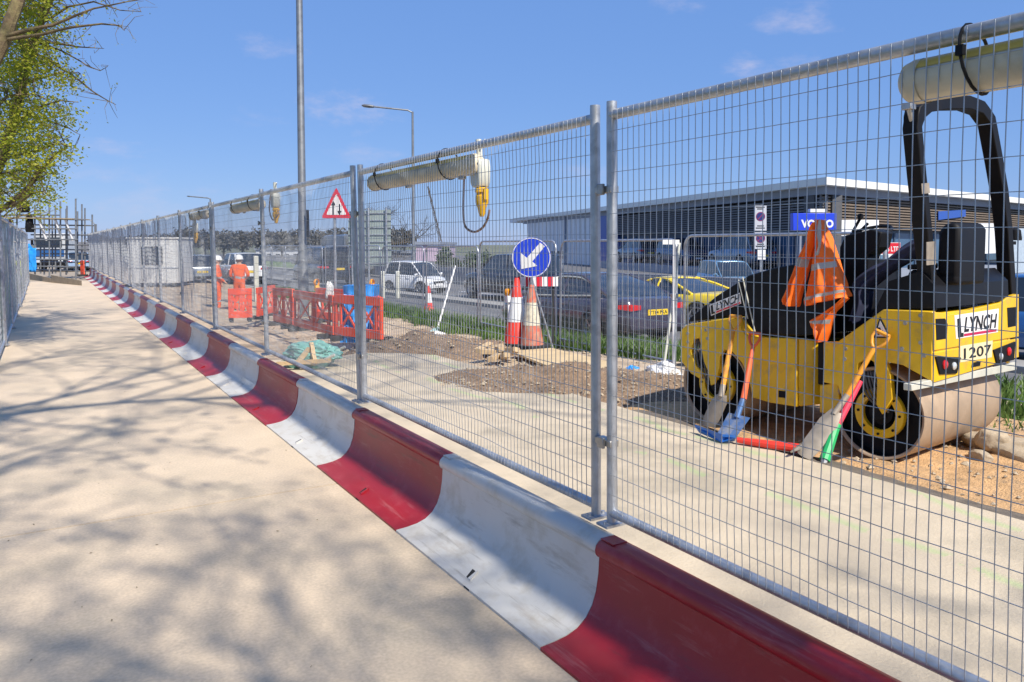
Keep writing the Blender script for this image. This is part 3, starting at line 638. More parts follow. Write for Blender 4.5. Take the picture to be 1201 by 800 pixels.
def hose(a, b, c, r): MB().tube([a.lerp(c, t_).lerp(c.lerp(b, t_), t_) for t_ in [q / 8 for q in range(9)]], r, 6).build('hydraulic_hose', hm, rol, world=True)
for k in range(6): hose(RP(818 + k * 2.2, 396 + k, .02 + .02 * k), RP(828 + k * 2, 448 + 3 * math.sin(k), .04), RP(814 + k * 5, 425 + 4 * math.cos(k * 2), -.03), .010)
for k in range(5): hose(RP(1012 + k * 3, 428 + k * 2, .03), RP(1030 + k * 3, 476 + 2 * k, .04), RP(1008 + k * 5, 465 - 4 * k, -.03), .009)
# black engine hood over the front drum
hd = [(803, 378), (805, 373), (836, 347.5), (874, 323), (905, 314), (940, 308), (964, 305), (964, 392), (936, 395), (888, 393), (873, 384), (870, 372), (857, 371)]
m = MB(); side(m, hd, .05, DW - .05); hdo = m.build('engine_hood', M['hood'], rol, world=True, bevel=.012, fixn=True)
for p in hd[:7]: print('hood', p, proj(RP(*p, .0) + RV * (DW - .05)))
m = MB()
for (a, b) in (((866, 328), (877, 374)), ((871, 325), (886, 392))): m.tube([RP(*a, .046), RP(*b, .046)], .006, 6)
m.build('hood_seam', M['pale'], hdo, world=True)
N0 = .040
m = MB(); m.prism([RP(x, y, N0) for x, y in [(832, 357.5), (867.5, 343.5), (869, 356), (834, 370.5)]], RV * .007); np_ = m.build('hood_nameplate', M['signwhite'], hdo, world=True, smooth=False)
t = MB(); text_on(t, 'LYNCH', RP(840, 364.5, N0), RP(867.5, 353.6, N0), RP(840, 355.6, N0), -RV * .002, bold=.03, shear=.15)
t.prism([RP(x, y, N0) - RV * .002 for x, y in [(834.5, 369), (833.5, 358.5), (836, 357.4), (837, 366), (839, 365.2), (839.2, 367.2)]], RV * .001); t.build('hood_letters', M['ink'], np_, world=True, smooth=False)
t = MB(); t.prism([RP(x, y, N0) - RV * .002 for x, y in [(840, 367.2), (840, 365.3), (868, 354.2), (868.2, 356)]], RV * .001); t.build('hood_stripe', M['signred'], np_, world=True, smooth=False)
# warning triangle sticker on the rear cheek
m = MB(); m.prism([RP(x, y, -.0225) for x, y in [(1024, 396.5), (1032, 371), (1045, 396.5)]], RV * .002); ws = m.build('warning_sticker', M['ink'], rol, world=True, smooth=False)
m = MB(); m.prism([RP(x, y, -.0245) for x, y in [(1026.5, 394.7), (1032.2, 376), (1042, 394.7)]], RV * .001); m.build('sticker_face', M['signwhite'], ws, world=True, smooth=False)
m = MB(); 
for (x, y, s) in ((1031, 386, 2.2), (1034, 390, 2.6), (1030.5, 391.5, 1.6)): m.prism([RP(x + s * math.cos(a), y + s * math.sin(a), -.0257) for a in [k * 1.047 for k in range(6)]], RV * .0008)
m.build('sticker_mark', M['ink'], ws, world=True, smooth=False)

# ---------- clothes hung on the roller ----------
def cloth(mb, lp, rp, w, nu=22, nv=12, bulge=.05, fold=.02, seed=0, bands=(), thick=.03, dw=0.):
    rows = []
    for i in range(nu + 1):
        t = i / nu; a = spl([(x, y, 0) for x, y in lp], t); b = spl([(x, y, 0) for x, y in rp], t); row = []
        for j in range(nv + 1):
            s = j / nv; p = a.lerp(b, s); d = bulge * math.sin(math.pi * s) + fold * math.sin(s * 13 + seed + 2.2 * t) * (.3 + t) + fold * .9 * noise(s * 5 + seed, t * 6)
            row.append(RP(p.x, p.y, w + dw * t) - RV * d)
        rows.append(row)
    o = len(mb.v); mb.grid(rows); k = len(mb.m) - nu * nv
    for i in range(nu):
        t = (i + .5) / nu
        if any(a <= t <= b for a, b in bands):
            for j in range(nv): mb.m[k + i * nv + j] = 1
    back = [[p + RV * (thick + .3 * bulge) for p in r] for r in rows]
    mb.grid([list(reversed(r)) for r in back])
    for r0, r1 in ((rows[0], back[0]), (rows[-1], back[-1])): mb.grid([r1, r0])
    for c_ in (0, -1): mb.grid([[r[c_] for r in rows], [r[c_] for r in back]])
jk = thing('hivis_jacket', 'orange high visibility jacket with grey reflective bands hung over the roller', 'jacket', RP(957, 262, -.02))
c4 = lambda pts: [(860 + x / 4, 220 + y / 4) for x, y in pts]
mb = MB(); cloth(mb, c4([(401, 150), (392, 215), (384, 300), (370, 400), (352, 480), (334, 530), (338, 556)]), c4([(416, 152), (440, 215), (468, 290), (495, 380), (518, 450), (527, 490), (531, 512)]), -.07, nu=60, nv=26, bulge=.075, fold=.03, seed=1, bands=((.43, .49), (.77, .825)), thick=.05)
mb.build('jacket_body', [M['hivis'], M['tape']], jk, world=True, angle=120, fixn=True)
mb = MB(); cloth(mb, c4([(385, 168), (352, 235), (325, 300), (285, 400), (255, 475), (238, 525), (237, 545)]), c4([(398, 160), (384, 235), (360, 310), (333, 410), (316, 470), (306, 525), (300, 560)]), -.12, nu=50, nv=18, bulge=.06, fold=.026, seed=4, bands=((.38, .435),), thick=.03)
mb.build('sleeve', [M['hivis'], M['tape']], jk, world=True, angle=120, fixn=True)
mb = MB(); cloth(mb, c4([(528, 502), (480, 548), (420, 588), (365, 622), (360, 640), (380, 680), (396, 726)]), c4([(533, 520), (500, 556), (474, 580), (462, 610), (448, 645), (438, 680), (418, 724)]), -.07, nu=50, nv=14, bulge=.05, seed=8, bands=((.54, .63),), thick=.04)
mb.build('sleeve', [M['hivis'], M['tape']], jk, world=True, angle=120, fixn=True)
mb = MB(); cloth(mb, c4([(401, 148), (392, 210), (400, 270), (384, 318)]), c4([(408, 149), (410, 200), (410, 260), (398, 318)]), -.165, nu=10, nv=4, bulge=.01, fold=.004, thick=.01); mb.m = [1] * len(mb.m); mb.build('reflective_strap', [M['hivis'], M['tape']], jk, world=True, angle=120, fixn=True)
c5 = lambda pts: [(960 + x / 4, 240 + y / 4) for x, y in pts]
nv_ = thing('navy_coat', 'dark navy coat draped over the front of the roller seat', 'coat', RP(1020, 320, .2))
mb = MB(); cloth(mb, c5([(470, 150), (400, 190), (310, 262), (250, 290), (190, 330), (160, 365), (175, 430), (150, 540)]), c5([(480, 215), (430, 260), (330, 320), (290, 350), (235, 400), (235, 420), (225, 480), (200, 560)]), .22, nu=50, nv=20, bulge=.07, fold=.02, seed=3, thick=.05); mb.build('coat_body', M['navy'], nv_, world=True, angle=120, fixn=True)

# ---------- hand tools leaning on the roller ----------
def W(px, py, w): return RP(px, py, w)
def d_handle(mb, top, dirv, wdir, sz=.055):
    # D grip: two arms out of the shaft end, cross bar on top
    a = top - dirv * .14
    for s in (-1, 1): mb.tube([a, a + dirv * .04 + wdir * s * sz * .6, top - dirv * .05 + wdir * s * sz, top + wdir * s * sz * .95], .012, 8)
    mb.tube([top - wdir * sz, top + wdir * sz], .016, 8)
def blade_mb(mb, p0, p1, wd0, wd1, wdir, nrm, dish=.02, th=.004):
    rows = []
    for i in range(9):
        t = i / 8; c = p0.lerp(p1, t); wd = lerp(wd0, wd1, min(1, t * 4)) * (1 if t < .8 else 1 - .25 * (t - .8) / .2)
        rows.append([c + wdir * wd * (j / 4 - 1) + nrm * dish * (abs(j / 4 - 1) ** 2 - .5) for j in range(9)])
    mb.grid(rows); mb.grid([[p - nrm * th for p in reversed(r)] for r in rows])
    for r in ((rows[0]), (rows[-1])): mb.grid([[p - nrm * th for p in r], r])
    for c_ in (0, -1): mb.grid([[r[c_] for r in rows], [r[c_] - nrm * th for r in rows]])
t1 = thing('spade', 'spade with a dusty orange D handle and muddy grey blade leaning on the front drum', 'spade', W(836, 497, -.3))
a, b, e = W(863, 371, -.06), W(847, 458, -.36), at_z(830, 500, .26)
dv = (a - b).normalized(); mb = MB(); d_handle(mb, a, dv, HV, .06); mb.tube([a - dv * .13, b], [.019, .024], 10); mb.build('handle', M['tooyellow'], t1, world=True)
mb = MB(); mb.tube([b + dv * .05, b - dv * .06], .026, 10); blade_mb(mb, b - dv * .04, e, .05, .085, HV, RV); mb.build('blade', M['blade'], t1, world=True, angle=50, fixn=True)
t2 = thing('shovel', 'shovel with a bright orange D handle and blue square blade beside the front drum', 'shovel', W(850, 512, -.4))
a, b = W(886, 391, -.06), W(872, 468, -.38); dv = (a - b).normalized(); mb = MB(); d_handle(mb, a, dv, (HV * .95 + RV * .2).normalized(), .065); mb.tube([a - dv * .13, b], [.018, .026], 10); mb.build('handle', M['toolorange'], t2, world=True)
mb = MB(); mb.tube([b + dv * .03, W(864, 490, -.47)], [.022, .028], 10)
P = [W(855, 484, -.44), W(880, 490, -.44), at_z(862, 515, .27), at_z(841, 510, .27)]
mb.prism(P, -RV * .006); mb.build('blade', mat('worn_blue_blade', (.10, .20, .42), .38, .35, .15, 8, c2=(.33, .33, .33), c2amt=.6, c2scale=9), t2, world=True, smooth=False, fixn=True)
mb = MB(); mb.prism([at_z(815, 500.5, .31), at_z(846, 512, .31), at_z(862, 513.5, .31), at_z(862, 517.5, .26), at_z(846, 519, .26), at_z(820, 507.5, .26)], UP * .02); mb.build('blade_edge', M['bluetool'], t2, world=True, smooth=False, fixn=True)
t3 = thing('pickaxe', 'red handled pickaxe lying on the ground between the two drums', 'pickaxe', W(900, 522, -.42))
mb = MB(); a, b = at_z(864, 516, .285), at_z(941, 526.5, .29); mb.tube([a, a.lerp(b, .3), b], [.022, .030, .038], 10); mb.build('handle', M['conered'], t3, world=True)
mb = MB(); h = at_z(944, 527, .28); mb.tube([h + UP * .02 - HV * .02 - RV * .22, h + UP * .04, h + UP * .02 + RV * .22], [.008, .03, .008], 8); mb.build('pick_head', M['steel'], t3, world=True)
t4 = thing('digging_spade', 'spade with a long dusty orange handle leaning on the rear drum frame, grey blade down', 'spade', W(946, 535, -.42))
a, b, e = W(1035, 391, -.07), W(990, 470, -.30), at_z(942, 535, .26); dv = (a - b).normalized(); mb = MB(); d_handle(mb, a, dv, (HV * .8 + UP * .3).normalized(), .06); mb.tube([a - dv * .12, b], [.019, .022], 10); mb.build('handle', M['tooyellow'], t4, world=True)
mb = MB(); mb.tube([b + dv * .05, W(978, 486, -.38)], .024, 10); d4 = (e - b).normalized(); blade_mb(mb, W(981, 482, -.36), e, .045, .075, (d4.cross(RV)).normalized(), RV); mb.build('blade', M['blade'], t4, world=True, angle=50, fixn=True)
t5 = thing('insulated_digging_bar', 'digging tool with a red and green shaft leaning against the rear drum', 'digging tool', W(967, 540, -.44))
a, b, c, e = W(1009, 447, -.17), W(983, 497, -.38), W(979, 504, -.41), at_z(967, 540, .25)
mb = MB(); mb.tube([a, b], [.022, .026], 10); mb.build('red_shaft', mat('pinkish_red_grip', (.72, .05, .10), .5, 0, .1, 6), t5, world=True)
mb = MB(); mb.tube([b, c, e], [.027, .034, .040], 10); mb.build('green_sleeve', M['toolgreen'], t5, world=True)
mb = MB(); mb.tube([e, e + (e - c).normalized() * .1], [.03, .012], 8); mb.build('steel_tip', M['steel'], t5, world=True)
# boulders and broken slab behind the drum
def boulder(name, label, p, s, seed, group=None):
    bm = bmesh.new(); bmesh.ops.create_icosphere(bm, subdivisions=4, radius=1)
    for v in bm.verts:
        q = v.co.copy(); f = 1 + .28 * noise(q.x * 1.3 + seed, q.y * 1.3, q.z * 1.3) + .1 * noise(q.x * 4 + seed, q.y * 4, q.z * 4) + .04 * noise(q.x * 11, q.y * 11 + seed, q.z * 11)
        q = q * f; q = Vector((math.copysign(abs(q.x) ** .8, q.x), math.copysign(abs(q.y) ** .8, q.y), math.copysign(abs(q.z) ** .75, q.z))); v.co = Vector((q.x * s[0], q.y * s[1], q.z * s[2]))
    me = bpy.data.meshes.new(name); bm.to_mesh(me); bm.free(); me.materials.append(M['rock']); me.polygons.foreach_set('use_smooth', [True] * len(me.polygons)); me.set_sharp_from_angle(angle=R(38))
    o = bpy.data.objects.new(name, me); col.objects.link(o); o.location = p; o.rotation_euler.z = seed; return tag(o, label, 'rock', group)
boulder('broken_concrete_lump', 'broad flat lump of broken concrete at the right edge behind the roller drum', at_z(1195, 531, .22) , (.48, .22, .10), 1.2)
boulder('rock', 'rounded pale rock on the sand heap between drum and flat concrete lump', at_z(1166, 517, .30), (.12, .09, .10), 2.3)
boulder('rock', 'small dark rock at the foot of the sand heap left of the concrete lump', at_z(1150, 536, .22), (.10, .05, .05), 4.3)
def vg2():
    x = rnd.uniform(7.3, 8.8); y = rnd.uniform(1.6, 4.4); return Vector((x, y, .02))
tag(blades(1300, vg2, .08, .24).build('weed_clump', M['grass'], smooth=False), 'green weeds growing beside the roller drum at the right edge', 'weeds', kind='stuff')
# ---------- festoon lamp tubes and cables on the fence ----------
def tube_lamp(s0, s1, label, z=2.392, x=2.43):
    t = thing('tube_lamp', label, 'lamp', (x, s0, z), 0, 'tube lamps under the fence top rail')
    Ln = s1 - s0; Rm = Matrix(((1, 0, 0), (0, 0, 1), (0, -1, 0))).to_4x4()   # local z -> +Y
    Rm = Matrix(((1, 0, 0, 0), (0, 0, 1, 0), (0, 1, 0, 0), (0, 0, 0, 1)))
    m = MB(); r = .068; n = 20
    # half-tube diffuser below, yellow back above
    def arcshell(a0, a1, rr, k=12):
        rows = []
        for (y, q) in ((.02, .9), (.05, 1), (Ln / 2, 1), (Ln - .05, 1), (Ln - .02, .9)):
            rows.append([Vector((rr * q * math.cos(lerp(a0, a1, i / k)), y, rr * q * math.sin(lerp(a0, a1, i / k)))) for i in range(k + 1)])
        return rows
    m.grid(arcshell(math.pi * .83, math.pi * 2.17, r)); m.build('diffuser', M['tubecream'], t, angle=60)
    m = MB(); m.grid(arcshell(.15 * math.pi, math.pi * .85, r + .002)); m.build('lamp_back', M['tubeyellow'], t, angle=60)
    for y, sgn in ((0, 1), (Ln, -1)):
        m = MB(); m.lathe([(.012, 0), (.045, .004), (.062, .018), (r + .003, .045), (r + .003, .075)], 20, Matrix.Translation((0, y, 0)) @ (Rm if sgn > 0 else Rm @ Matrix.Diagonal((1, 1, -1, 1))), close=True); m.build('end_cap', M['tubecream'], t, angle=50, fixn=True)
    for y in (Ln * .22, Ln * .85):
        m = MB(); m.tube([(-.01 + .083 * math.cos(a), y + .02 * math.sin(a), .034 + .108 * math.sin(a)) for a in [k * math.pi / 10 for k in range(21)]], .005, 6); m.box((-.094, y, .05), (.018, .022, .03)); m.build('cable_tie', M['black'], t)
    m = MB()
    for y in (Ln * .12, Ln * .6): m.box((0, y, -.075), (.03, .07, .02)); 
    m.build('clip', M['steel'], t, bevel=.004)
    return t
tube_lamp(.02, 1.57, 'long cream tube lamp strapped under the rail at the top right corner above the roller')
tube_lamp(4.50, 6.40, 'dusty cream tube lamp with yellow end left of the hanging white junction box')
tube_lamp(10.4, 12.1, 'small distant tube lamp under the rail behind the workers fence panel')
tube_lamp(14.2, 15.9, 'far tube lamp under the rail above the white site cabin')
def cable_obj(pts, r, label, name='cable'):
    N = []
    P = [Vector(p) for p in pts]
    for i in range(len(P) - 1):
        p0, p1, p2, p3 = P[max(i - 1, 0)], P[i], P[i + 1], P[min(i + 2, len(P) - 1)]
        for k in range(8):
            t = k / 8; N.append(.5 * ((2 * p1) + (p2 - p0) * t + (2 * p0 - 5 * p1 + 4 * p2 - p3) * t * t + (3 * p1 - p0 - 3 * p2 + p3) * t ** 3))
    N.append(P[-1]); return tag(MB().tube(N, r, 6).build(name, M['cable']), label, 'cable')
FP = lambda px, py, dx=0.: on_plane(px, py, Vector((FXX + dx, 0, 0)), Vector((1, 0, 0)))
def junction(cx, cy, sc_, label):
    p = FP(cx, cy, .06); t = thing('junction_box', label, 'junction box', p, 0, 'hanging junction boxes with yellow plugs')
    m = MB(); m.prism([(-.045, y, z) for y, z in ((-.055, .10), (.055, .10), (.065, .06), (.06, -.055), (.03, -.085), (-.045, -.085), (-.065, -.05), (-.068, .05))], (.09, 0, 0)); m.build('box_body', M['pale'], t, bevel=.012)
    m = MB(); m.tube([(0, 0, .10), (0, .01, .17), (0, .02, .23)], .02, 8); m.tube([(0, .01, .17), (0, -.07, .22)], .007, 6); m.build('hanger', M['pale'], t)
    m = MB(); T = Matrix.Translation((0, -.025, -.085)) @ Matrix.Rotation(R(180), 4, 'X')
    m.lathe([(.03, 0), (.045, .01), (.047, .03), (.036, .035), (.036, .05), (.043, .055), (.043, .10), (.03, .13), (.022, .17), (.012, .19)], 18, T, close=True); m.box((0, -.075, -.13), (.03, .02, .07)); m.build('plug', M['amberdark'], t, angle=40)
    return t
junction(563, 205, 1, 'white junction box and yellow plug hanging right of the dusty tube lamp')
t = junction(323, 236, 1, 'distant junction box with pale yellow plug hanging left of the triangular sign'); 
t = junction(229, 268, 1, 'farthest junction box with dangling yellow plug near the white cabin')
cable_obj([FP(545, 186, .03), FP(544, 215, .05), FP(543.5, 250, .05), FP(546, 266, .05), FP(556, 272, .06), FP(566, 267, .06), FP(572, 256, .06), FP(574, 246, .06)], .008, 'brown cable looping from the tube lamp up to the yellow plug', 'lamp_cable')
cable_obj([FP(318, 222, .05), FP(316, 245, .05), FP(320, 258, .05), FP(326, 252, .05), FP(325, 246, .05)], .008, 'thin cable looping below the distant junction box beside the triangular sign', 'lamp_cable')

# ---------- far site fence (round topped panels) ----------
fp = panel_proto(3.45, 2.0, 21, .015, '', True, (.05, .115), .0017, .021)
fpA, fpB = Vector((8.30, 9.0)), Vector((8.72, 17.3))
dirf = (fpB - fpA).normalized(); rzf = math.atan2(dirf.y, dirf.x)
flabs = {-1: 'round topped fence panel behind the hanging orange jacket', 0: 'round topped fence panel behind the roller and the grey saloon rear', 1: 'round topped fence panel in front of the blue arrow sign', 2: 'round topped fence panel with a white handled shovel leaning on it',
         3: 'round topped fence panel in front of the small white car', 4: 'round topped fence panel in front of the big sign back', 5: 'round topped fence panel left of the big sign back', 6: 'round topped fence panel behind the orange pedestrian barriers', 7: 'round topped fence panel right of the tall lamp post base', 8: 'round topped fence panel just behind the workers', 9: 'round topped fence panel beyond the workers'}
for k in range(-1, 10):
    q = fpA + dirf * (3.52 * k if k >= 0 else -3.6)
    z = -.06 if k < 2 else hgt(q.x, q.y) + .02
    if k == -1: fp.location = (q.x, q.y, .0); fp.rotation_euler.z = rzf; fp['label'] = flabs[k]; fp['group'] = 'round topped site fence panels'
    else:
        d = dup(fp, (q.x, q.y, z), rzf + R(rnd.uniform(-1.5, 1.5)), flabs[k], 'round topped site fence panels'); d.rotation_euler.x = R(rnd.uniform(-1.5, 1.5))
# loose prop pole and brace at the fence joint right of the saloon
t = thing('fence_prop', 'slanting grey steel prop clipped to the fence joint beside the yellow car', 'prop', at_z(776, 432, .0))
MB().tube([at_d(779, 428, 11.6), at_d(790, 345, 11.85), at_d(797, 285, 12.)], .02, 8).build('prop_tube', M['pale'], t, world=True)
MB().tube([at_d(789.7, 436, 11.7), at_d(790.5, 281, 11.8)], .022, 8).build('upright_pole', M['signwhite'], t, world=True)
MB().box(at_d(791, 347, 11.83), (.09, .09, .07)).build('coupler', M['steel'], t, bevel=.01, world=True)
pp = at_d(787, 284, 11.9); o = MB().box(pp, (.25, .02, .07), Matrix.Rotation(-TH, 3, 'Z')).build('fence_tag', M['signwhite']); tag(o, 'small white tag strip fixed across the fence joint above the yellow car', 'tag')

# ---------- cones ----------
def cone(name, label, P, H, m1, m2, group, base=True, tilt=0., bands=True, lamp=False):
    t = thing(name, label, 'cone', P, rnd.uniform(0, .4), group); t.rotation_euler.y = tilt
    rb, rt = .20 * H, .036 * H; f = lambda z: lerp(rb, rt, z)
    m = MB(); m.lathe([(f(.03) + .02, .03 * H), (f(.05), .05 * H), (f(.36), .36 * H), (f(.72), .72 * H), (f(.97), .97 * H), (f(1.) * .8, H), (.001, H)], 28, close=True); m.build('cone_body', m1, t)
    m = MB(); m.lathe([(f(.36) + .004, .36 * H), (f(.72) + .004, .72 * H)], 28, close=True); m.build('reflective_sleeve', m2, t, angle=60)
    m = MB(); s = .235 * H; m.prism([(s * a, s * b, 0) for a, b in ((1, .8), (.8, 1), (-.8, 1), (-1, .8), (-1, -.8), (-.8, -1), (.8, -1), (1, -.8))], (0, 0, .05 * H)); m.build('cone_base', M['rubber'], t, bevel=.01)
    if lamp:
        m = MB(); T = Matrix.Translation((0, 0, H * 1.0)); m.box((0, 0, H + .05), (.11, .11, .14)); m.build('lamp_box', M['amberdark'], t, bevel=.015)
        m = MB(); m.lathe([(.09, -.03), (.10, -.01), (.10, .01), (.09, .03)], 20, Matrix.Translation((0, 0, H + .2)) @ Matrix.Rotation(R(90), 4, 'X') @ Matrix.Rotation(R(25), 4, 'Y'), close=True); m.build('lamp_lens', M['amber'], t)
    return t
P = at_d(606.5, 404, 12.9); P.z = at_z(606.5, 404, .2).z; GC = .18
P1 = at_z(606, 405.5, GC); P2 = at_z(623.5, 407.5, GC)
dd = lambda p: (p - CAM).x * SN + (p - CAM).y * CS
cone('traffic_cone', 'bright red and white traffic cone left of the dirtier cone under the blue arrow sign', P1, 80 / FX * dd(P1), M['conered'], M['conewhite'], 'traffic cones')
cone('traffic_cone', 'dusty faded traffic cone right of the bright red cone', P2, 74 / FX * dd(P2), M['conedirty'], M['conecream'], 'traffic cones')
P3 = at_z(503, 366, -.17); cone('traffic_cone', 'small distant red and white cone standing at the road edge before the small white car', P3, 31 / FX * dd(P3), M['conered'], M['conewhite'], 'traffic cones')
for (px, py, lab, hgt_) in ((437, 384, 'traffic cone with amber lamp behind the right end of the blue sheet', 42), (372, 372, 'traffic cone with amber lamp behind the orange barriers near the tall lamp post', 32)):
    P3 = at_z(px, py, -.05); cone('lamp_cone', lab, P3, hgt_ / FX * dd(P3), M['conered'], M['conewhite'], 'cones carrying amber lamps', lamp=True)

# ---------- keep-left arrow sign, red and white plank barrier ----------
SP = at_z(623, 398, .12); SP = at_d(623, 396, dd(P1) + .75); SP.z = .10
Rg = Vector((CS, -SN, 0)); Fw = Vector((SN, CS, 0))
def facing(px, d, yaw=0.):   # right vector and normal (toward camera) of a plate
    r = Matrix.Rotation(yaw, 3, 'Z') @ Rg; return r, Vector((-r.y, r.x, 0)) * -1
def sp(px, py, d=None): return at_d(px, py, dd(SP))
t = thing('keep_left_sign', 'round blue sign with white diagonal arrow pointing down left, on a stand behind the cones', 'road sign', (sp(623, 400).x, sp(623, 400).y, .1))
r_, n_ = facing(0, 0, R(-14)); c0 = sp(623, 302); rad = 23.5 / FX * dd(SP)
Rm = Matrix((r_, UP, n_)).transposed().to_4x4(); Rm.translation = c0
m = MB(); m.lathe([(rad, -.012), (rad, .002), (.001, .002)], 44, Rm, close=True); pl = m.build('sign_disc', M['blue'], t, world=True)
m = MB(); m.lathe([(rad * .985, .0025), (rad * .985, .0045), (rad * .945, .0045), (rad * .945, .0025)], 44, Rm, close=True); m.build('sign_border', M['signwhite'], pl, world=True)
def dp(u, v, o=.005): return c0 + r_ * u * rad + UP * v * rad + n_ * o
m = MB(); A = [(.50, .72), (.70, .52), (-.05, -.18), (.22, -.42), (-.62, -.60), (-.52, .20), (-.27, -.02)]
A = [(.46, .74), (.70, .56), (.06, -.20), (.32, -.42), (-.50, -.58), (-.52, .22), (-.22, -.02)]
m.prism([dp(u, v) for u, v in A], n_ * .002); m.build('arrow', M['signwhite'], pl, world=True, smooth=False)
m = MB(); m.tube([c0 - n_ * .03 + UP * rad * .8, Vector((c0.x, c0.y, .12)) - n_ * .03], .025, 8)
for s in (-1, 1): m.tube([c0 - n_ * .03 - UP * rad, Vector((c0.x, c0.y, .0)) + r_ * s * .35 - n_ * .25], .018, 6)
m.build('sign_stand', M['galv'], t, world=True)
t = thing('plank_barrier', 'horizontal red and white striped plank barrier with amber lamp behind the two cones', 'barrier', sp(628, 400) + Fw * .3)
m = MB(); 
for i in range(8):
    a = lerp(604, 656, i / 8); b = lerp(604, 656, (i + 1) / 8); o = -.8; q = [sp(a, 337.2) , sp(b, 337), sp(b, 325.5), sp(a, 326)]; q = [p + Fw * .35 for p in q]; m.prism(q, Fw * .025, mi=(i % 2))
m.build('plank', [M['signred'], M['signwhite']], t, world=True, smooth=False)
m = MB()
for px in (609, 650): m.tube([sp(px, 331) + Fw * .4, Vector((sp(px, 331).x, sp(px, 331).y, .05)) + Fw * .4], .025, 6)
m.build('plank_legs', M['rubber'], t, world=True)
c = sp(596.5, 344) + Fw * .35; m = MB(); m.lathe([(.075, -.04), (.085, -.02), (.085, .02), (.075, .04)], 18, Matrix.Translation(c) @ Matrix.Rotation(R(90), 4, 'X') @ Matrix.Rotation(R(30), 4, 'Y'), close=True); m.build('amber_lamp', M['amber'], t, world=True)
m = MB(); m.box(c - UP * .13, (.10, .10, .13)); m.tube([c - UP * .2, Vector((c.x, c.y, .05))], .02, 6); m.tube([c - UP * .1, sp(605, 333) + Fw * .4], .015, 6); m.build('lamp_body', M['signwhite'], t, world=True, bevel=.01)

# ---------- soil heaps, boards, sacks, timber ----------
def heap(label, cx, cy, rx_, ry_, h, rot, seed, z0=None, mtl='soil'):
    rows = []; N = 54
    for j in range(N):
        row = []
        for i in range(N):
            u = i / (N - 1) * 2 - 1; v = j / (N - 1) * 2 - 1; r2 = math.sqrt(u * u + v * v) * (1 + .25 * noise(u * 2 + seed, v * 2))
            x = u * rx_; y = v * ry_; X = cx + x * math.cos(rot) - y * math.sin(rot); Y = cy + x * math.sin(rot) + y * math.cos(rot)
            f = max(0, 1 - r2); z = h * (f ** .8) * (1 + .35 * noise(X * 2, Y * 2, seed)) + .03 * noise(X * 9, Y * 9, seed) * min(1, f * 4) + .02 * noise(X * 22, Y * 22, seed) * min(1, f * 4)
            row.append(Vector((X, Y, (z0 if z0 is not None else hgt(X, Y)) + z - .02 - (.12 if f == 0 else 0))))
        rows.append(row)
    o = MB().grid(rows).build('soil_heap', M[mtl], angle=60); tag(o, label, 'soil heap', 'heaps of dug soil')
    def fn():
        while True:
            i = rnd.randrange(N * N); p = rows[i // N][i % N]; u = (i % N) / (N - 1) * 2 - 1; v = (i // N) / (N - 1) * 2 - 1
            if u * u + v * v < .9: return p + Vector((rnd.uniform(-.05, .05), rnd.uniform(-.05, .05), .012))
    return fn
h1 = at_z(690, 452, .2); f1 = heap('low wide brown gravelly soil heap in front of the plywood board', h1.x, h1.y, 2.1, 1.05, .38, R(-38), 3)
h2 = at_z(500, 414, .1); f2 = heap('brown soil heap beside the right end of the orange barriers', h2.x, h2.y, 1.7, 1.2, .42, R(-20), 9)
tag(pebbles(1500, lambda: (f1 if rnd.random() < .6 else f2)(), .006, .022, 0).build('heap_stones', M['rock'], smooth=False), 'broken stones scattered over the brown soil heaps', 'stones', kind='stuff')
gz = .20
q = [at_z(x, y, gz + .03) for x, y in [(598, 411.5), (647, 408), (714, 424), (709, 434), (657, 434.5)]]
o = MB().prism(q, (0, 0, -.03)).build('plywood_board', M['ply'], bevel=.003); tag(o, 'pale plywood board lying flat on the soil below the cones', 'board')
q = [at_z(x, y, gz + .00) for x, y in [(655, 437), (709, 437), (745, 447), (700, 442)]]
o = MB().prism(q, (0, 0, -.05)).build('timber_plank', M['sleeper']); tag(o, 'grey weathered plank under the front edge of the plywood board', 'plank')
for i, (x, y, a, l) in enumerate(((567, 408, 20, .45), (575, 412, 55, .4), (583, 413, 70, .42), (590, 411, 65, .40), (596, 414, 75, .36), (570, 417, 10, .35), (580, 419, 30, .36), (592, 420, 60, .34), (600, 417, 80, .3))):
    p = at_z(x, y, .24); o = MB().box((0, 0, 0), (l, .10, .07)).build('timber_offcut', M['wood'], bevel=.004); o.location = p + Vector((0, 0, .03 * (i % 3))); o.rotation_euler = (R(rnd.uniform(-20, 20)), R(rnd.uniform(-18, 18)), R(a + 10))
    tag(o, 'short sawn timber offcut in the loose pile left of the plywood board', 'timber', 'timber offcuts beside the plywood board')
def sack(label, p, s, seed, m_, name='rubble_sack', cat='sack'):
    bm = bmesh.new(); bmesh.ops.create_icosphere(bm, subdivisions=5, radius=1)
    for v in bm.verts:
        q = v.co.copy(); f = 1 + .3 * noise(q.x * 1.4 + seed, q.y * 1.4, q.z * 1.4) - .22 * abs(noise(q.x * 2.6 + seed, q.y * 2.6, q.z * 2.6)) - .16 * abs(noise(q.x * 6, q.y * 6 + seed, q.z * 6)) - .07 * abs(noise(q.x * 13, q.y * 13 + seed, q.z * 13)); q *= f
        if q.z < -.5: q.z = -.5
        v.co = Vector((q.x * s[0], q.y * s[1], q.z * s[2]))
    me = bpy.data.meshes.new(name); bm.to_mesh(me); bm.free(); me.materials.append(m_); me.polygons.foreach_set('use_smooth', [True] * len(me.polygons)); me.set_sharp_from_angle(angle=R(30))
    o = bpy.data.objects.new(name, me); col.objects.link(o); o.location = p; o.rotation_euler.z = seed; return tag(o, label, cat)
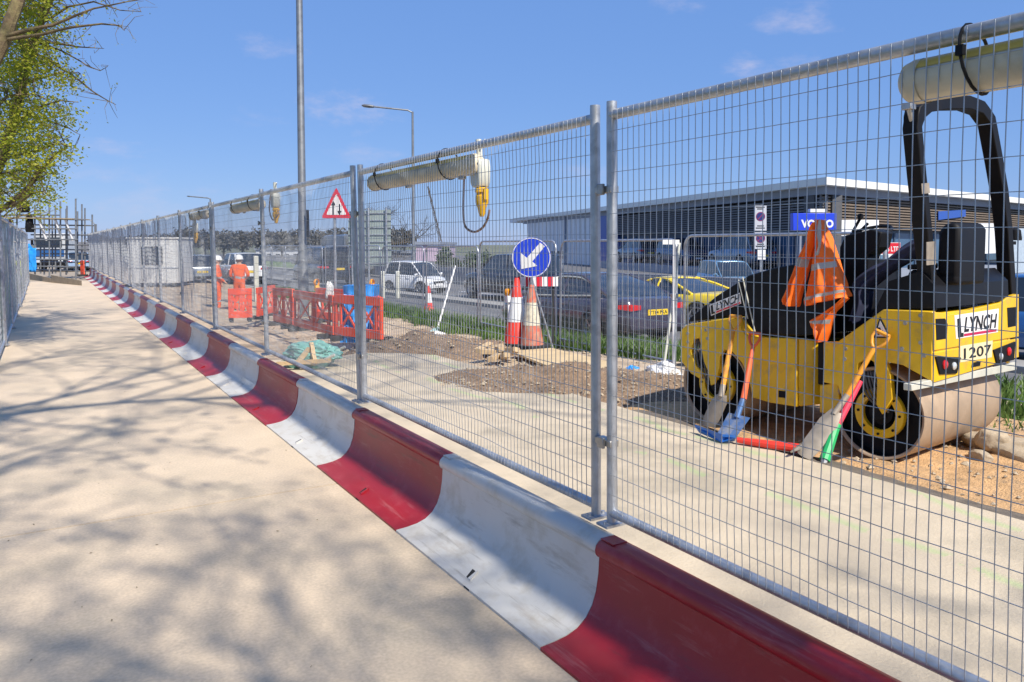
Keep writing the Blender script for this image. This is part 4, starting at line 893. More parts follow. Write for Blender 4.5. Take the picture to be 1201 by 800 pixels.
sack('crumpled white rubble sack on the grass between the saloon and the roller', at_z(779, 440, .12), (.34, .22, .18), 1.1, M['sack'])
sack('small blue plastic bag on the soil left of the white rubble sack', at_z(741, 434, .14), (.12, .08, .07), 3.1, M['tarp'], 'plastic_bag', 'bag')
sack('pale green plastic sheet crumpled at the foot of the white handled shovel', at_z(513, 395, .1), (.26, .14, .12), 2.2, M['sack'], 'plastic_sheet', 'sheet')
t = thing('shovel', 'white handled shovel leaning against the round topped fence panel', 'shovel', at_z(510, 396, .0))
a, b = at_d(534, 312, 19.2), at_d(511, 393, 18.3); MB().tube([a, b], .022, 8).build('handle', M['signwhite'], t, world=True)
mb = MB(); blade_mb(mb, at_d(513, 384, 18.35), at_d(508, 400, 18.25), .06, .15, Rg, -Fw); mb.build('blade', mat('pale_blue_blade', (.35, .52, .60), .5), t, world=True, angle=50, fixn=True)
# wheelbarrow with teal sheet and timber in front of the orange barriers
t = thing('wheelbarrow', 'wheelbarrow piled with crumpled teal sheet and timber pieces behind the fence', 'wheelbarrow', at_z(368, 447, .2))
D0 = dd(at_z(370, 436, .2)); wp = lambda x, y, o=0.: at_d(x, y, D0) + Fw * o
mb = MB(); mb.prism([wp(332, 423, -.1), wp(388, 419, -.1), wp(380, 434, -.02), wp(345, 434, -.02)], Fw * .55); mb.build('tray', M['teal'], t, world=True, bevel=.02)
mb = MB(); mb.tube([wp(330, 421, .0), wp(372, 426, -.12), wp(396, 414, -.18)], .02, 8); mb.tube([wp(330, 421, .5), wp(372, 424, .5), wp(396, 412, .45)], .02, 8)
for px in (352, 376): mb.tube([wp(px, 432, .05), wp(px + 4, 446, .05)], .018, 6)
mb.build('barrow_frame', M['pale'], t, world=True)
mb = MB(); Rm = Matrix((Fw, UP, Rg)).transposed().to_4x4(); Rm.translation = wp(340, 440, .25) - Rg * .04; mb.lathe([(.03, 0), (.15, 0), (.18, .02), (.18, .06), (.15, .08), (.03, .08)], 20, Rm, close=True); mb.build('wheel', M['rubber'], t, world=True)
o = sack('crumpled teal sheeting heaped in the wheelbarrow', wp(362, 416, .18), (.42, .26, .17), 5.3, M['teal'], 'teal_sheet', 'sheet')
for i, (a, b, lab) in enumerate((((352, 425), (364, 408), 'left pale timber piece poking from the wheelbarrow'), ((374, 423), (366, 402), 'right pale timber piece poking from the wheelbarrow'), ((330, 424), (392, 420), 'long pale plank laid across the wheelbarrow front'))):
    A, B = wp(*a, -.2), wp(*b, -.05 if i < 2 else -.2); o = MB().tube([A, B], .035, 4).build('timber_piece', M['wood'], smooth=False); tag(o, lab, 'timber', 'timber pieces in the wheelbarrow')

# ---------- orange pedestrian barriers ----------
def ped_barrier(A, B, H, label):
    A, B = Vector(A), Vector(B); d = (B - A); Ln = d.length; rz = math.atan2(d.y, d.x)
    t = thing('pedestrian_barrier', label, 'barrier', A, rz, 'orange plastic pedestrian barriers'); t.rotation_euler.y = -math.asin(max(-.3, min(.3, d.z / Ln)))
    m = MB(); y0, y1 = -.02, .02; fx = lambda x: x * Ln; z0 = .16 * H / 1.
    def bar(P, th=.02, o=0): m.prism([(x, -th + o, z) for x, z in P], (0, 2 * th, 0))
    bar([(0, H * .82), (Ln, H * .82), (Ln, H), (0, H)], .03); bar([(0, z0), (Ln, z0), (Ln, z0 + .16), (0, z0 + .16)], .03)
    for x in (0, .10 * Ln, Ln * .47, Ln * .53, .90 * Ln - .05, Ln - .05): bar([(x, z0 + .161), (x + .05, z0 + .161), (x + .05, H * .819), (x, H * .819)])
    for (xa, xb) in ((.12 * Ln, .46 * Ln), (.56 * Ln, .88 * Ln)):
        za, zb = z0 + .165, H * .815; c = .035
        bar([(xa, za), (xa + c * 1.6, za), (xb, zb), (xb - c * 1.6, zb)], .016); bar([(xb - c * 1.6, za), (xb, za), (xa + c * 1.6, zb), (xa, zb)], .012, .002)
    m.build('barrier_frame', M['orangebar'], t, bevel=.006)
    for x in (.12 * Ln, .88 * Ln):
        f = MB(); f.box((x, 0, z0 / 2 + .03), (.09, .45, z0 * .7)); f.build('rubber_foot', M['rubber'], t, bevel=.01)
    return t
G = .08
pA, pB, pC = at_z(448, 408, G), at_z(394, 402, G), at_z(346, 390, G); pD = at_z(436, 388, .0); pE = at_z(372, 380, .0)
Hb = 60 / FX * dd(pA)
ped_barrier(pB, pA, Hb, 'orange pedestrian barrier in front of the blue sheet, its right end behind the fence post')
ped_barrier(pC, pB + Vector((-.02, .03, 0)), Hb * .98, 'orange pedestrian barrier seen obliquely left of the blue sheet')
ped_barrier(pA + Vector((.03, .06, 0)), pD, Hb * .97, 'orange pedestrian barrier seen nearly end on at the right end of the row')
ped_barrier(pE, pD + Vector((0, .1, 0)), Hb * .97, 'orange pedestrian barrier closing the back of the excavation behind the blue sheet')
ped_barrier(at_z(268, 380, -.02), at_z(296, 379, -.02), .84, 'orange pedestrian barrier with crossed braces in front of the right hand worker')
ped_barrier(at_z(302, 378, -.02), at_z(322, 372, -.02), .84, 'orange pedestrian barrier just right of the workers, partly behind a fence post')
ped_barrier(at_z(322, 384, 0), at_z(345, 389, .04), .9, 'orange pedestrian barrier at the left end of the long row')
bs = at_z(415, 392, .0); D1 = dd(pA) + .55
mb = MB(); rows = []
for i in range(14):
    t_ = i / 13; rows.append([at_d(lerp(399, 436, j / 15) + (2 if i > 10 else 0) * math.sin(j), lerp(402, 336, t_) + 1.5 * noise(j * .6, 3), D1) + Fw * (.10 * noise(j * .5, i * .5) + .25 * t_) for j in range(16)])
mb.grid(rows); rb = [[p + Fw * .5 for p in reversed(r)] for r in rows]; mb.grid(rb); mb.grid([rows[-1], [p + Fw * .5 for p in rows[-1]]])
for c_ in (0, -1): mb.grid([[r[c_] for r in rows], [r[c_] + Fw * .5 for r in rows]])
tag(mb.build('blue_sheet', M['tarp'], angle=60, fixn=True), 'bright blue plastic sheet covering a block inside the orange barriers', 'sheet')
sack('small white and red sack standing behind the orange barriers left of the blue sheet', at_d(387, 343, D1 + .4), (.09, .08, .22), 2.7, M['sack'])

# ---------- traffic sign, lamp posts, sign back ----------
def post_base(px, d, z=-.2): p = at_d(px, 300, d); return Vector((p.x, p.y, z))
t = thing('two_way_sign', 'white triangular red bordered sign with up and down arrows on a grey pole', 'road sign', post_base(393, 20.5))
sp2 = lambda x, y, o=0.: at_d(x, y, 20.5) - Fw * o
def rtri(c, k, o):
    P = [(395, 219.5), (412.5, 256), (377.5, 256)]; P = [(c[0] + (x - c[0]) * k, c[1] + (y - c[1]) * k) for x, y in P]; R_ = []
    for i in range(3):
        a, b, d = P[i - 1], P[i], P[(i + 1) % 3]; R_ += [(b[0] + (a[0] - b[0]) * .07, b[1] + (a[1] - b[1]) * .07), (b[0] + (a[0] + d[0] - 2 * b[0]) * .018, b[1] + (a[1] + d[1] - 2 * b[1]) * .018), (b[0] + (d[0] - b[0]) * .07, b[1] + (d[1] - b[1]) * .07)]
    return [sp2(x, y, o) for x, y in reversed(R_)]
cc = (395, 243.8)
pl = MB().prism(rtri(cc, 1, .05), -Fw * .01).build('sign_plate', M['signred'], t, world=True, smooth=False)
MB().prism(rtri(cc, .68, .062), -Fw * .002).build('sign_face', M['signwhite'], pl, world=True, smooth=False)
mb = MB()
for (x, up, y0_, y1_) in ((391.6, 1, 252, 235.5), (398.8, 0, 239.5, 253)):
    mb.prism([sp2(x - .8, max(y0_, y1_) - (0 if up else 4), .068), sp2(x + .8, max(y0_, y1_) - (0 if up else 4), .068), sp2(x + .8, min(y0_, y1_) + (4 if up else 0), .068), sp2(x - .8, min(y0_, y1_) + (4 if up else 0), .068)], -Fw * .001)
    yt = y1_; s = 1 if up else -1
    mb.prism([sp2(x, yt, .068), sp2(x - 2.6, yt + 5.5 * s, .068), sp2(x + 2.6, yt + 5.5 * s, .068)], -Fw * .001)
mb.build('arrows', M['ink'], pl, world=True, smooth=False)
b = post_base(393, 20.5); MB().tube([b, Vector((b.x, b.y, 3.2))], .038, 10).build('sign_pole', M['galv'], t, world=True)
def lamp_post(label, px, d, H, r0, r1, arm=None, z0=-.2, group='street lamp posts'):
    b = post_base(px, d, z0); t = thing('street_lamp', label, 'street lamp', b, 0, group)
    m = MB(); m.tube([b, b + UP * 1.6, b + UP * 1.62, b + UP * 1.7, Vector((b.x, b.y, H))], [r0 * 1.25, r0 * 1.25, r0 * 1.2, r0, r1], 14); m.build('lamp_pole', M['lampgrey'], t, world=True)
    if arm:
        e = at_d(arm[0], arm[1], d); top = Vector((b.x, b.y, H)); v = e - top; k = top + v * .12 + UP * .04
        m = MB(); m.tube([top - UP * .3, top - UP * .05, k, e], r1 * .8, 8); m.build('lamp_arm', M['lampgrey'], t, world=True)
        dv = (e - k).normalized(); m = MB(); m.lathe([(.03, 0), (.10, .05), (.14, .25), (.13, .5), (.05, .62)], 12, Matrix.Translation(e - dv * .1) @ dv.to_track_quat('Z', 'Y').to_matrix().to_4x4() @ Matrix.Diagonal((1, .6, 1, 1)), close=True); m.build('lamp_head', M['lampgrey'], t, world=True)
    return t
t = lamp_post('very tall thick grey lamp post rising out of the top of the photo', 355.2, 22, 12.5, .115, .075, (300, -185))
p = at_d(361, 262, 21.8); MB().box(p, (.07, .05, .75), Matrix.Rotation(-TH, 3, 'Z')).build('cable_box', M['black'], t, world=True, bevel=.01)
lamp_post('slim street lamp with a long arm reaching left above the small white car', 485, 38, at_d(485, 131, 38).z, .085, .05, (437, 125))
lamp_post('far street lamp with arm to the left above the workers', 248, 100, at_d(248, 233, 100).z, .13, .09, (224, 230.5))
lamp_post('farthest small street lamp just right of the scaffold', 112, 120, at_d(112, 263, 120).z, .13, .09, (108, 260))
t = thing('direction_sign_back', 'large plain grey green back of a road direction sign with rails, bare tree behind', 'road sign', post_base(440, 36))
sb = lambda x, y, o=0.: at_d(x, y, 36) + Fw * o
pl = MB().prism([sb(408, 312), sb(459, 312), sb(458, 246), sb(409, 248)], Fw * .03).build('sign_panel', M['signback'], t, world=True, smooth=False)
mb = MB()
for k in range(8): y = 250 + k * 8.4; mb.prism([sb(408, y + .8, -.05), sb(459, y + .6, -.05), sb(459, y - .4, -.05), sb(408, y - .2, -.05)], Fw * .05)
mb.build('stiffening_rails', M['galv'], t, world=True, smooth=False)
for x in (414, 433, 454):
    b = post_base(x, 36); MB().tube([b - Fw * .12, Vector((b.x, b.y, at_d(x, 244, 36).z)) - Fw * .12], .05, 8).build('sign_post', M['galv'], t, world=True)
# ---------- people ----------
def person(label, P, H, face, pose, mats, skirt=None, helmet=True):
    """one continuous skinned body; P feet point, face heading angle (rad)"""
    k = H / 1.78
    J = {'pel': (0, 0, .96), 'bel': (.01, 0, 1.10), 'che': (.0, 0, 1.32), 'nk': (.0, 0, 1.50), 'hd': (.02, 0, 1.60), 'tp': (.01, 0, 1.72)}
    Rr = {'pel': .155, 'bel': .145, 'che': .165, 'nk': .06, 'hd': .085, 'tp': .075}
    E = [('pel', 'bel'), ('bel', 'che'), ('che', 'nk'), ('nk', 'hd'), ('hd', 'tp')]
    grp = {}
    for s, q in ((1, 'l'), (-1, 'r')):
        st = pose.get('stride_' + q, 0.); ar = pose['arm_' + q]
        J['hp' + q] = (0, .09 * s, .90); J['kn' + q] = (.03 + st * .5, .10 * s, .50); J['an' + q] = (st - .01, .105 * s, .09); J['to' + q] = (st + .15, .13 * s, .04)
        J['sh' + q] = (0, .19 * s, 1.42); J['el' + q] = ar[0]; J['wr' + q] = ar[1]
        wv_, ev = Vector(ar[1]), Vector(ar[0]); dh = (wv_ - ev).normalized(); J['ha' + q] = tuple(wv_ + dh * .09)
        J['th' + q] = tuple(wv_ + dh * .05 + Vector((0.035, -.02 * s, .02)))
        Rr.update({'hp' + q: .105, 'kn' + q: .072, 'an' + q: .062, 'to' + q: .04, 'sh' + q: .075, 'el' + q: .056, 'wr' + q: .042, 'ha' + q: .03, 'th' + q: .014})
        for i, f in enumerate((-.03, -.01, .01, .03)):
            J['f%d%s' % (i, q)] = tuple(wv_ + dh * (.165 - .012 * abs(i - 1.3)) + Vector((f * .9, 0, -.01))); Rr['f%d%s' % (i, q)] = .010; E.append(('ha' + q, 'f%d%s' % (i, q)))
        E += [('pel', 'hp' + q), ('hp' + q, 'kn' + q), ('kn' + q, 'an' + q), ('an' + q, 'to' + q), ('che', 'sh' + q), ('sh' + q, 'el' + q), ('el' + q, 'wr' + q), ('wr' + q, 'ha' + q), ('wr' + q, 'th' + q)]
    names = list(J); me = bpy.data.meshes.new('person'); me.from_pydata([J[n] for n in names], [(names.index(a), names.index(b)) for a, b in E], [])
    o = bpy.data.objects.new('body', me); col.objects.link(o); o.modifiers.new('skin', 'SKIN'); me.skin_vertices or None
    sv = me.skin_vertices[0].data
    for i, n in enumerate(names): sv[i].radius = (Rr[n], Rr[n] * (1.18 if n in ('pel', 'bel', 'che') else 1)); sv[i].use_root = n == 'pel'
    s = o.modifiers.new('sub', 'SUBSURF'); s.levels = 2; s.render_levels = 2; bake(o); me = o.data
    me.materials.clear()
    for m_ in mats: me.materials.append(m_)        # 0 cloth 1 skin 2 boots 3 tape
    me.polygons.foreach_set('use_smooth', [True] * len(me.polygons))
    for p in me.polygons:
        c = p.center; mi = 0
        dh_ = min((c - Vector(J['wr' + q])).length if (c - Vector(J['ha' + q])).length < .13 and (c - Vector(J['ha' + q])).length < (c - Vector(J['wr' + q])).length else 9 for q in 'lr')
        if c.z > 1.49: mi = 1
        elif dh_ < 1: mi = 1
        elif c.z < .13: mi = 2
        elif 1.06 < c.z < 1.11 or .30 < c.z < .35: mi = 3
        p.material_index = mi
    t = thing('person', label, 'person', P, face); t.scale = (k, k, k); o.parent = t
    f = MB()
    f.lathe([(.001, 0), (.014, .0), (.018, .02), (.006, .05)], 8, Matrix.Translation((.108, 0, 1.575)), close=True)
    for s_ in (-1, 1): f.box((.01, s_ * .092, 1.60), (.04, .02, .06)); f.box((.101, s_ * .034, 1.625), (.008, .02, .01), mi=1)
    f.box((.098, 0, 1.545), (.01, .045, .01), mi=2); f.build('face_features', [M['skin'], M['ink'], mat('lips', (.4, .15, .13), .6)], t, bevel=.003)
    if helmet:
        h = MB(); h.lathe([(.135, 0), (.132, .01), (.128, .05), (.105, .11), (.06, .145), (.001, .155)], 24, Matrix.Translation((.01, 0, 1.645)) @ Matrix.Diagonal((1.1, .95, 1, 1)), close=True); h.box((.15, 0, 1.652), (.09, .17, .012)); h.build('hard_hat', M['helmet'], t)
    else:
        h = MB(); h.lathe([(.10, 0), (.104, .05), (.08, .1), (.001, .12)], 20, Matrix.Translation((-.005, 0, 1.63)), close=True); h.build('hair', M['barkdark'], t)
    return t
pm = [M['overall'], M['skin'], M['boot'], M['tape']]
wA = at_d(280, 300, 24.0); wz = at_d(280, 298.3, 24.0).z - 1.80
person('worker in orange overalls and white helmet seen from behind, standing behind the crossed orange barrier', (wA.x, wA.y, wz), 1.78, R(62), {'arm_l': ((-.02, .27, 1.16), (.17, .18, 1.02)), 'arm_r': ((.04, -.27, 1.15), (.22, -.14, 1.06)), 'stride_l': .05}, pm)
wB = at_d(254.5, 300, 25.2); wz = at_d(254.5, 299.5, 25.2).z - 1.80
person('worker in orange overalls and white helmet standing sideways, left of the two', (wB.x, wB.y, wz), 1.78, R(-20), {'arm_l': ((-.05, .25, 1.15), (.05, .24, .92)), 'arm_r': ((.03, -.25, 1.16), (.20, -.20, 1.0)), 'stride_r': .06}, pm)
wC = at_d(23, 308, 46); person('distant person in a bright yellow vest at the far left end of the path', (wC.x, wC.y, wC.z - 1.35), 1.74, R(-70), {'arm_l': ((-.02, .26, 1.15), (.10, .24, .95)), 'arm_r': ((.0, -.26, 1.15), (.10, -.25, .95)), 'stride_l': .12}, [M['vest'], M['skin'], M['boot'], M['tape']])

# ---------- vehicles ----------
def interp(tab, t):
    for (a, b), (c, d) in zip(tab, tab[1:]):
        if t <= c:
            s = (t - a) / (c - a) if c > a else 0; s = s * s * (3 - 2 * s) * .35 + s * .65; return b + (d - b) * s
    return tab[-1][1]
STY = {
 'saloon': dict(top=[(0, .50), (.012, .66), (.03, .68), (.10, .685), (.2, .69), (.45, .645), (.62, .625), (.70, .62), (.85, .56), (.95, .46), (1, .30)], hw=[(0, .74), (.03, .88), (.12, .97), (.22, 1), (.5, .97), (.8, 1), (.92, .93), (.98, .78), (1, .6)], zb=[(0, .23), (.06, .15), (.12, .12), (.88, .12), (1, .17)], cab=(.09, .33, .53, .72), wh=(.195, .80), wr=.235, roofw=.66),
 'sport': dict(top=[(0, .52), (.015, .70), (.05, .73), (.2, .72), (.35, .68), (.62, .62), (.72, .60), (.9, .46), (1, .26)], hw=[(0, .82), (.06, .95), (.2, 1), (.5, .94), (.8, .98), (.93, .9), (1, .65)], zb=[(0, .25), (.08, .13), (.9, .11), (1, .16)], cab=(.24, .46, .56, .76), wh=(.19, .81), wr=.27, roofw=.62),
 'suv': dict(top=[(0, .42), (.015, .60), (.05, .63), (.3, .63), (.6, .61), (.74, .60), (.9, .545), (.97, .47), (1, .32)], hw=[(0, .84), (.05, .96), (.2, 1), (.8, 1), (.93, .95), (1, .75)], zb=[(0, .23), (.08, .16), (.9, .15), (1, .2)], cab=(.01, .10, .54, .73), wh=(.19, .81), wr=.215, roofw=.76),
 'city': dict(top=[(0, .40), (.03, .58), (.08, .60), (.4, .59), (.7, .57), (.82, .54), (.94, .47), (1, .30)], hw=[(0, .82), (.07, .96), (.25, 1), (.75, 1), (.92, .92), (1, .72)], zb=[(0, .2), (.08, .13), (.92, .13), (1, .17)], cab=(.02, .13, .62, .84), wh=(.17, .83), wr=.19, roofw=.80),
 'van': dict(top=[(0, .5), (.01, .56), (.3, .56), (.75, .55), (.86, .50), (.97, .42), (1, .25)], hw=[(0, .95), (.03, 1), (.85, 1), (.95, .93), (1, .75)], zb=[(0, .17), (.1, .12), (.9, .12), (1, .16)], cab=(.0, .02, .72, .87), wh=(.17, .83), wr=.16, roofw=.88),
}
def car(name, label, cat, P, rz, Ln, Wd, H, paint, sty, plate_rear=None, group=None, detail=True, solidback=False):
    S = STY[sty]; t_ = thing(name, label, cat, P, rz, group); X = lambda t: (t - .5) * Ln; hwd = Wd / 2
    ts = sorted(set([0, .006, .012, .02, .03, .05, .08, .97, .985, .995, 1] + [i / 26 for i in range(2, 25)]))
    rows = []
    for t in ts:
        zt = interp(S['top'], t) * H; zb = interp(S['zb'], t) * H; h = interp(S['hw'], t) * hwd; dz = zt - zb
        half = [(0, zb), (h * .80, zb), (h * .95, zb + .08 * dz), (h * .99, zb + .3 * dz), (h * 1.0, zb + .52 * dz), (h * .985, zb + .66 * dz), (h * .975, zb + .74 * dz), (h * .95, zb + .92 * dz), (h * .88, zt - .01 * dz), (h * .5, zt + .012), (0, zt + .018)]
        rows.append([Vector((X(t), y, z)) for y, z in half] + [Vector((X(t), -y, z)) for y, z in reversed(half[1:-1])])
    m = MB(); n = len(rows[0]); m.v = [p for r in rows for p in r]
    m.f = [[j * n + i, j * n + (i + 1) % n, (j + 1) * n + (i + 1) % n, (j + 1) * n + i] for j in range(len(rows) - 1) for i in range(n)] + [list(range(n)), list(reversed(range((len(rows) - 1) * n, len(rows) * n)))]; m.m = [0] * len(m.f)
    bo = m.build('body', paint, None, angle=50, fixn=True); wr = S['wr'] * H
    cut = MB()
    for t in S['wh']:
        for s in (-1, 1):
            T = Matrix.Translation((X(t), s * (hwd - .13), wr)) @ Matrix.Rotation(R(90), 4, 'X'); cut.lathe([(wr * 1.13, -.17), (wr * 1.13, .17)], 28, T)
    cu = cut.build('cut', M['black'], None, fixn=True); b = bo.modifiers.new('b', 'BOOLEAN'); b.object = cu; b.operation = 'DIFFERENCE'; b.solver = 'EXACT'; bake(bo); bpy.data.objects.remove(cu); bo.parent = t_
    bo.data.polygons.foreach_set('use_smooth', [True] * len(bo.data.polygons)); bo.data.set_sharp_from_angle(angle=R(45))
    # cabin
    a0, a1, a2, a3 = S['cab']; prof = [(a0, None), (lerp(a0, a1, .5), .58), (a1, .965), (lerp(a1, a2, .35), 1.), (lerp(a1, a2, .7), .995), (a2, .955), (lerp(a2, a3, .5), .55), (a3, None)]
    def ztop(t):
        tab = [(q, (interp(S['top'], q) * H + .012) if f is None else lerp(interp(S['top'], q) * H, H, f)) for q, f in prof]
        for (a, b_), (c, d) in zip(tab, tab[1:]):
            if t <= c: s = (t - a) / (c - a); return b_ + (d - b_) * s
        return tab[-1][1]
    cts = [a0 + (a3 - a0) * i / 24 for i in range(25)]; cr = []; rr = []
    for t in cts:
        zt = ztop(t); zb = interp(S['top'], t) * H - .02; h = interp(S['hw'], t) * hwd; f = (zt - zb) / (H - zb); ht = h * lerp(.86, S['roofw'], f)
        half = [(h * .89, zb), (lerp(h * .89, ht, .55), lerp(zb, zt, .55)), (ht, lerp(zb, zt, .93)), (ht * .86, zt - .012), (ht * .45, zt + .004), (0, zt + .012)]
        cr.append([Vector((X(t), y, z)) for y, z in half] + [Vector((X(t), -y, z)) for y, z in reversed(half[:-1])])
        if a1 - .03 <= t <= a2 + .02: rr.append([Vector((X(t), y * 1.006, z + .008)) for y, z in half[2:]] + [Vector((X(t), -y * 1.006, z + .008)) for y, z in reversed(half[2:-1])])
    m = MB(); m.grid(cr); m.build('windows', M['glass'], t_, angle=50, fixn=True)
    m = MB(); m.grid(rr); ro = m.build('roof', paint, t_, angle=50, fixn=True); so_ = ro.modifiers.new('s', 'SOLIDIFY'); so_.thickness = .02
    idx = lambda t: min(range(25), key=lambda i: abs(cts[i] - t)); m = MB()
    pil = [(a3, a2, .030), (lerp(a1, a2, .45), lerp(a1, a2, .45), .03), (a0 + .01, a1, .045)]
    for (tb, tt, r) in pil:
        for s in (0, -1):
            A = cr[idx(tb)][s]; B = cr[idx(tt)][2 if s == 0 else -3]; Mi = (A + B) / 2; MB().tube([A, Mi * 1.0 + Vector((0, (.012 if s == 0 else -.012), .02 if tb != tt else 0)), B], r, 6).build('pillar', paint, t_)
    if sty == 'saloon':
        for s in (0, -1):
            i0, i1, i2, i3 = idx(a0 + .06), idx(a1), idx(a2), idx(a3); o_ = Vector((0, .012 if s == 0 else -.012, 0)); P_ = [cr[i][s] + o_ + UP * .03 for i in range(i3 - 1, i0, -2)] + [cr[i][1 if s == 0 else -2].lerp(cr[i][2 if s == 0 else -3], .8) + o_ * 1.3 for i in range(i0 + 1, i3 - 1, 2)]
            MB().tube(P_ + [P_[0]], .02, 6).build('window_trim', M['pale'], t_)
    if solidback or sty == 'van':
        m = MB(); sel = [[p * 1.0 + Vector((0, math.copysign(.008, p.y) if abs(p.y) > .01 else 0, .006)) for p in r] for t, r in zip(cts, cr) if t < .60]; m.grid(sel); m.build('load_bay', paint, t_, angle=50, fixn=True)
    for t in S['wh']:
        for s in (-1, 1):
            wv = thing('x', '', None); bpy.data.objects.remove(wv)
            T = Matrix.Translation((X(t), s * (hwd * .985), wr)) @ Matrix.Rotation(R(-90 * s), 4, 'X')
            m = MB(); m.lathe([(wr * .68, -.02), (wr * .72, .0), (wr * .93, .0), (wr, -.03), (wr, -.19), (wr * .93, -.22), (wr * .3, -.22)], 28, T, close=True); wo = m.build('wheel', M['rubber'], t_, fixn=True)
            m = MB(); m.lathe([(wr * .72, -.004), (wr * .70, .002), (wr * .64, -.02), (wr * .60, -.09)], 28, T, close=True)
            for k in range(7):
                a = k * 2 * math.pi / 7; m.tube([T @ Vector((wr * .12 * math.cos(a), wr * .12 * math.sin(a), -.012)), T @ Vector((wr * .66 * math.cos(a), wr * .66 * math.sin(a), -.008))], [wr * .10, wr * .065], 4)
            m.lathe([(.001, -.002), (wr * .14, -.006), (wr * .16, -.02), (wr * .16, -.05)], 14, T, close=True); m.build('rim', M['alloy'], wo)
            m = MB(); m.lathe([(.001, -.085), (wr * .62, -.085), (wr * .62, -.1), (.001, -.1)], 20, T, close=True); m.build('brake_disc', M['black'], wo)
    zt = lambda t: interp(S['top'], t) * H
    for s in (-1, 1):
        m = MB(); zc = zt(.02) * .84; h = interp(S['hw'], .02) * hwd
        m.add([(X(-.001) , s * h * .60, zc + .05), (X(-.001), s * h * .60, zc - .04), (X(.004), s * h * .86, zc - .06), (X(.004), s * h * .86, zc + .07), (X(.05), s * h * 1.09, zc + .05), (X(.05), s * h * 1.09, zc - .02)], [(0, 1, 2, 3), (3, 2, 5, 4)]); o = m.build('tail_light', M['tail'], t_, smooth=False); o.modifiers.new('s', 'SOLIDIFY').thickness = .05
        m = MB(); zc = zt(.965) * .80; h = interp(S['hw'], .985) * hwd; m.lathe([(.13, 0), (.12, .03), (.07, .055), (.001, .06)], 16, Matrix.Translation((X(.972), s * h * .76, zc)) @ Matrix.Rotation(R(72), 4, 'Y') @ Matrix.Rotation(R(s * 18), 4, 'X') @ Matrix.Diagonal((.62, 1.15, 1, 1)), close=True); m.build('headlight', M['lens'], t_)
        m = MB(); zc = zt(a3 - .06) + .05; m.lathe([(.03, -.05), (.085, -.03), (.09, .02), (.04, .06)], 12, Matrix.Translation((X(a3 - .05), s * (hwd + .09), zc)) @ Matrix.Rotation(R(90), 4, 'Y') @ Matrix.Diagonal((.8, 1.1, 1, 1)), close=True); m.box((X(a3 - .05), s * hwd * .98, zc - .03), (.06, .14, .03)); m.build('door_mirror', paint, t_)
        for q in (.40, .58): MB().box((X(q), s * hwd * interp(S['hw'], q) * .988, zt(q) * .83), (.17, .03, .025)).build('door_handle', paint, t_)
        for q in (.36, .535, .70):
            z0 = interp(S['zb'], q) * H + .12; m = MB(); m.tube([(X(q), s * hwd * interp(S['hw'], q) * .993, z0), (X(q), s * hwd * interp(S['hw'], q) * 1.0, zt(q) * .6), (X(q), s * hwd * interp(S['hw'], q) * .965, zt(q) * .93)], .006, 4); m.build('door_gap', M['black'], t_)
    m = MB(); zc = H * .33; m.prism([(X(1) - .006, -.42 * hwd, zc - .06), (X(1) - .006, .42 * hwd, zc - .06), (X(1) - .006, .5 * hwd, zc + .08), (X(1) - .006, -.5 * hwd, zc + .08)], (.02, 0, 0)); m.build('grille', M['black'], t_)
    m = MB(); m.prism([(X(1) + .0, -.26, H * .24), (X(1) + .0, .26, H * .24), (X(1) + .0, .26, H * .24 + .11), (X(1) + .0, -.26, H * .24 + .11)], (.022, 0, 0)); m.build('front_plate', M['signwhite'], t_)
    zc = interp(S['top'], .01) * H * .70; m = MB(); m.prism([(X(0) - .002, -.27, zc), (X(0) - .002, .27, zc), (X(0) - .002, .27, zc + .115), (X(0) - .002, -.27, zc + .115)], (-.016, 0, 0)); po = m.build('rear_plate', M['plate_y'], t_)
    if plate_rear:
        m = MB(); text_on(m, plate_rear, (X(0) - .0205, .24, zc + .022), (X(0) - .0205, -.24, zc + .022), (X(0) - .0205, .24, zc + .093), bold=.02); m.build('plate_letters', M['ink'], po, smooth=False)
    MB().box((X(0) + .03, 0, interp(S['zb'], .03) * H + .05), (.10, Wd * .70, .10)).build('lower_bumper', M['black'], t_, bevel=.02)
    m = MB(); m.box((X(1) - .05, 0, interp(S['zb'], .97) * H + .03), (.10, Wd * .62, .07))
    m.build('lower_bumper', M['black'], t_, bevel=.02)
    return t_
def paint(name, c, metal=.5): return mat(name, c, .22, metal, .04, 3, coat=.7)
RDH = R(90) + math.atan(.055)
pd = paint('dark_plum_grey_paint', (.065, .06, .095), .35); py_ = paint('yellow_car_paint', (.82, .60, .01), .0); pb_ = paint('black_blue_paint', (.012, .018, .035)); pw_ = paint('white_car_paint', (.72, .73, .74), .0)
ps = paint('silver_paint', (.42, .45, .48), .6); plb = paint('light_blue_paint', (.18, .34, .50), .4); pbl = paint('mid_blue_paint', (.03, .13, .36), .3); pgr = paint('grey_van_paint', (.17, .18, .19), .2)
mc = (at_z(728, 411, -.2) + at_z(583, 384, -.2)) / 2
car('saloon_car', 'dark plum grey saloon car seen from behind on the road, yellow rear plate', 'car', (mc.x + .95, mc.y + .1, -.2), RDH - R(2), 4.97, 1.95, 1.44, pd, 'saloon', 'YT64 PKA')
q = at_d(792, 345, 20.5); car('sports_car', 'bright yellow low sports car beyond the rear of the grey saloon', 'car', (q.x, q.y, -.2), RDH + R(6), 4.6, 2.0, 1.24, py_, 'sport')
q = at_d(592, 340, 29.5); car('dark_suv', 'black blue large car on the far carriageway behind the blue arrow sign', 'car', (q.x + .3, q.y, -.2), RDH, 4.7, 1.9, 1.72, pb_, 'suv')
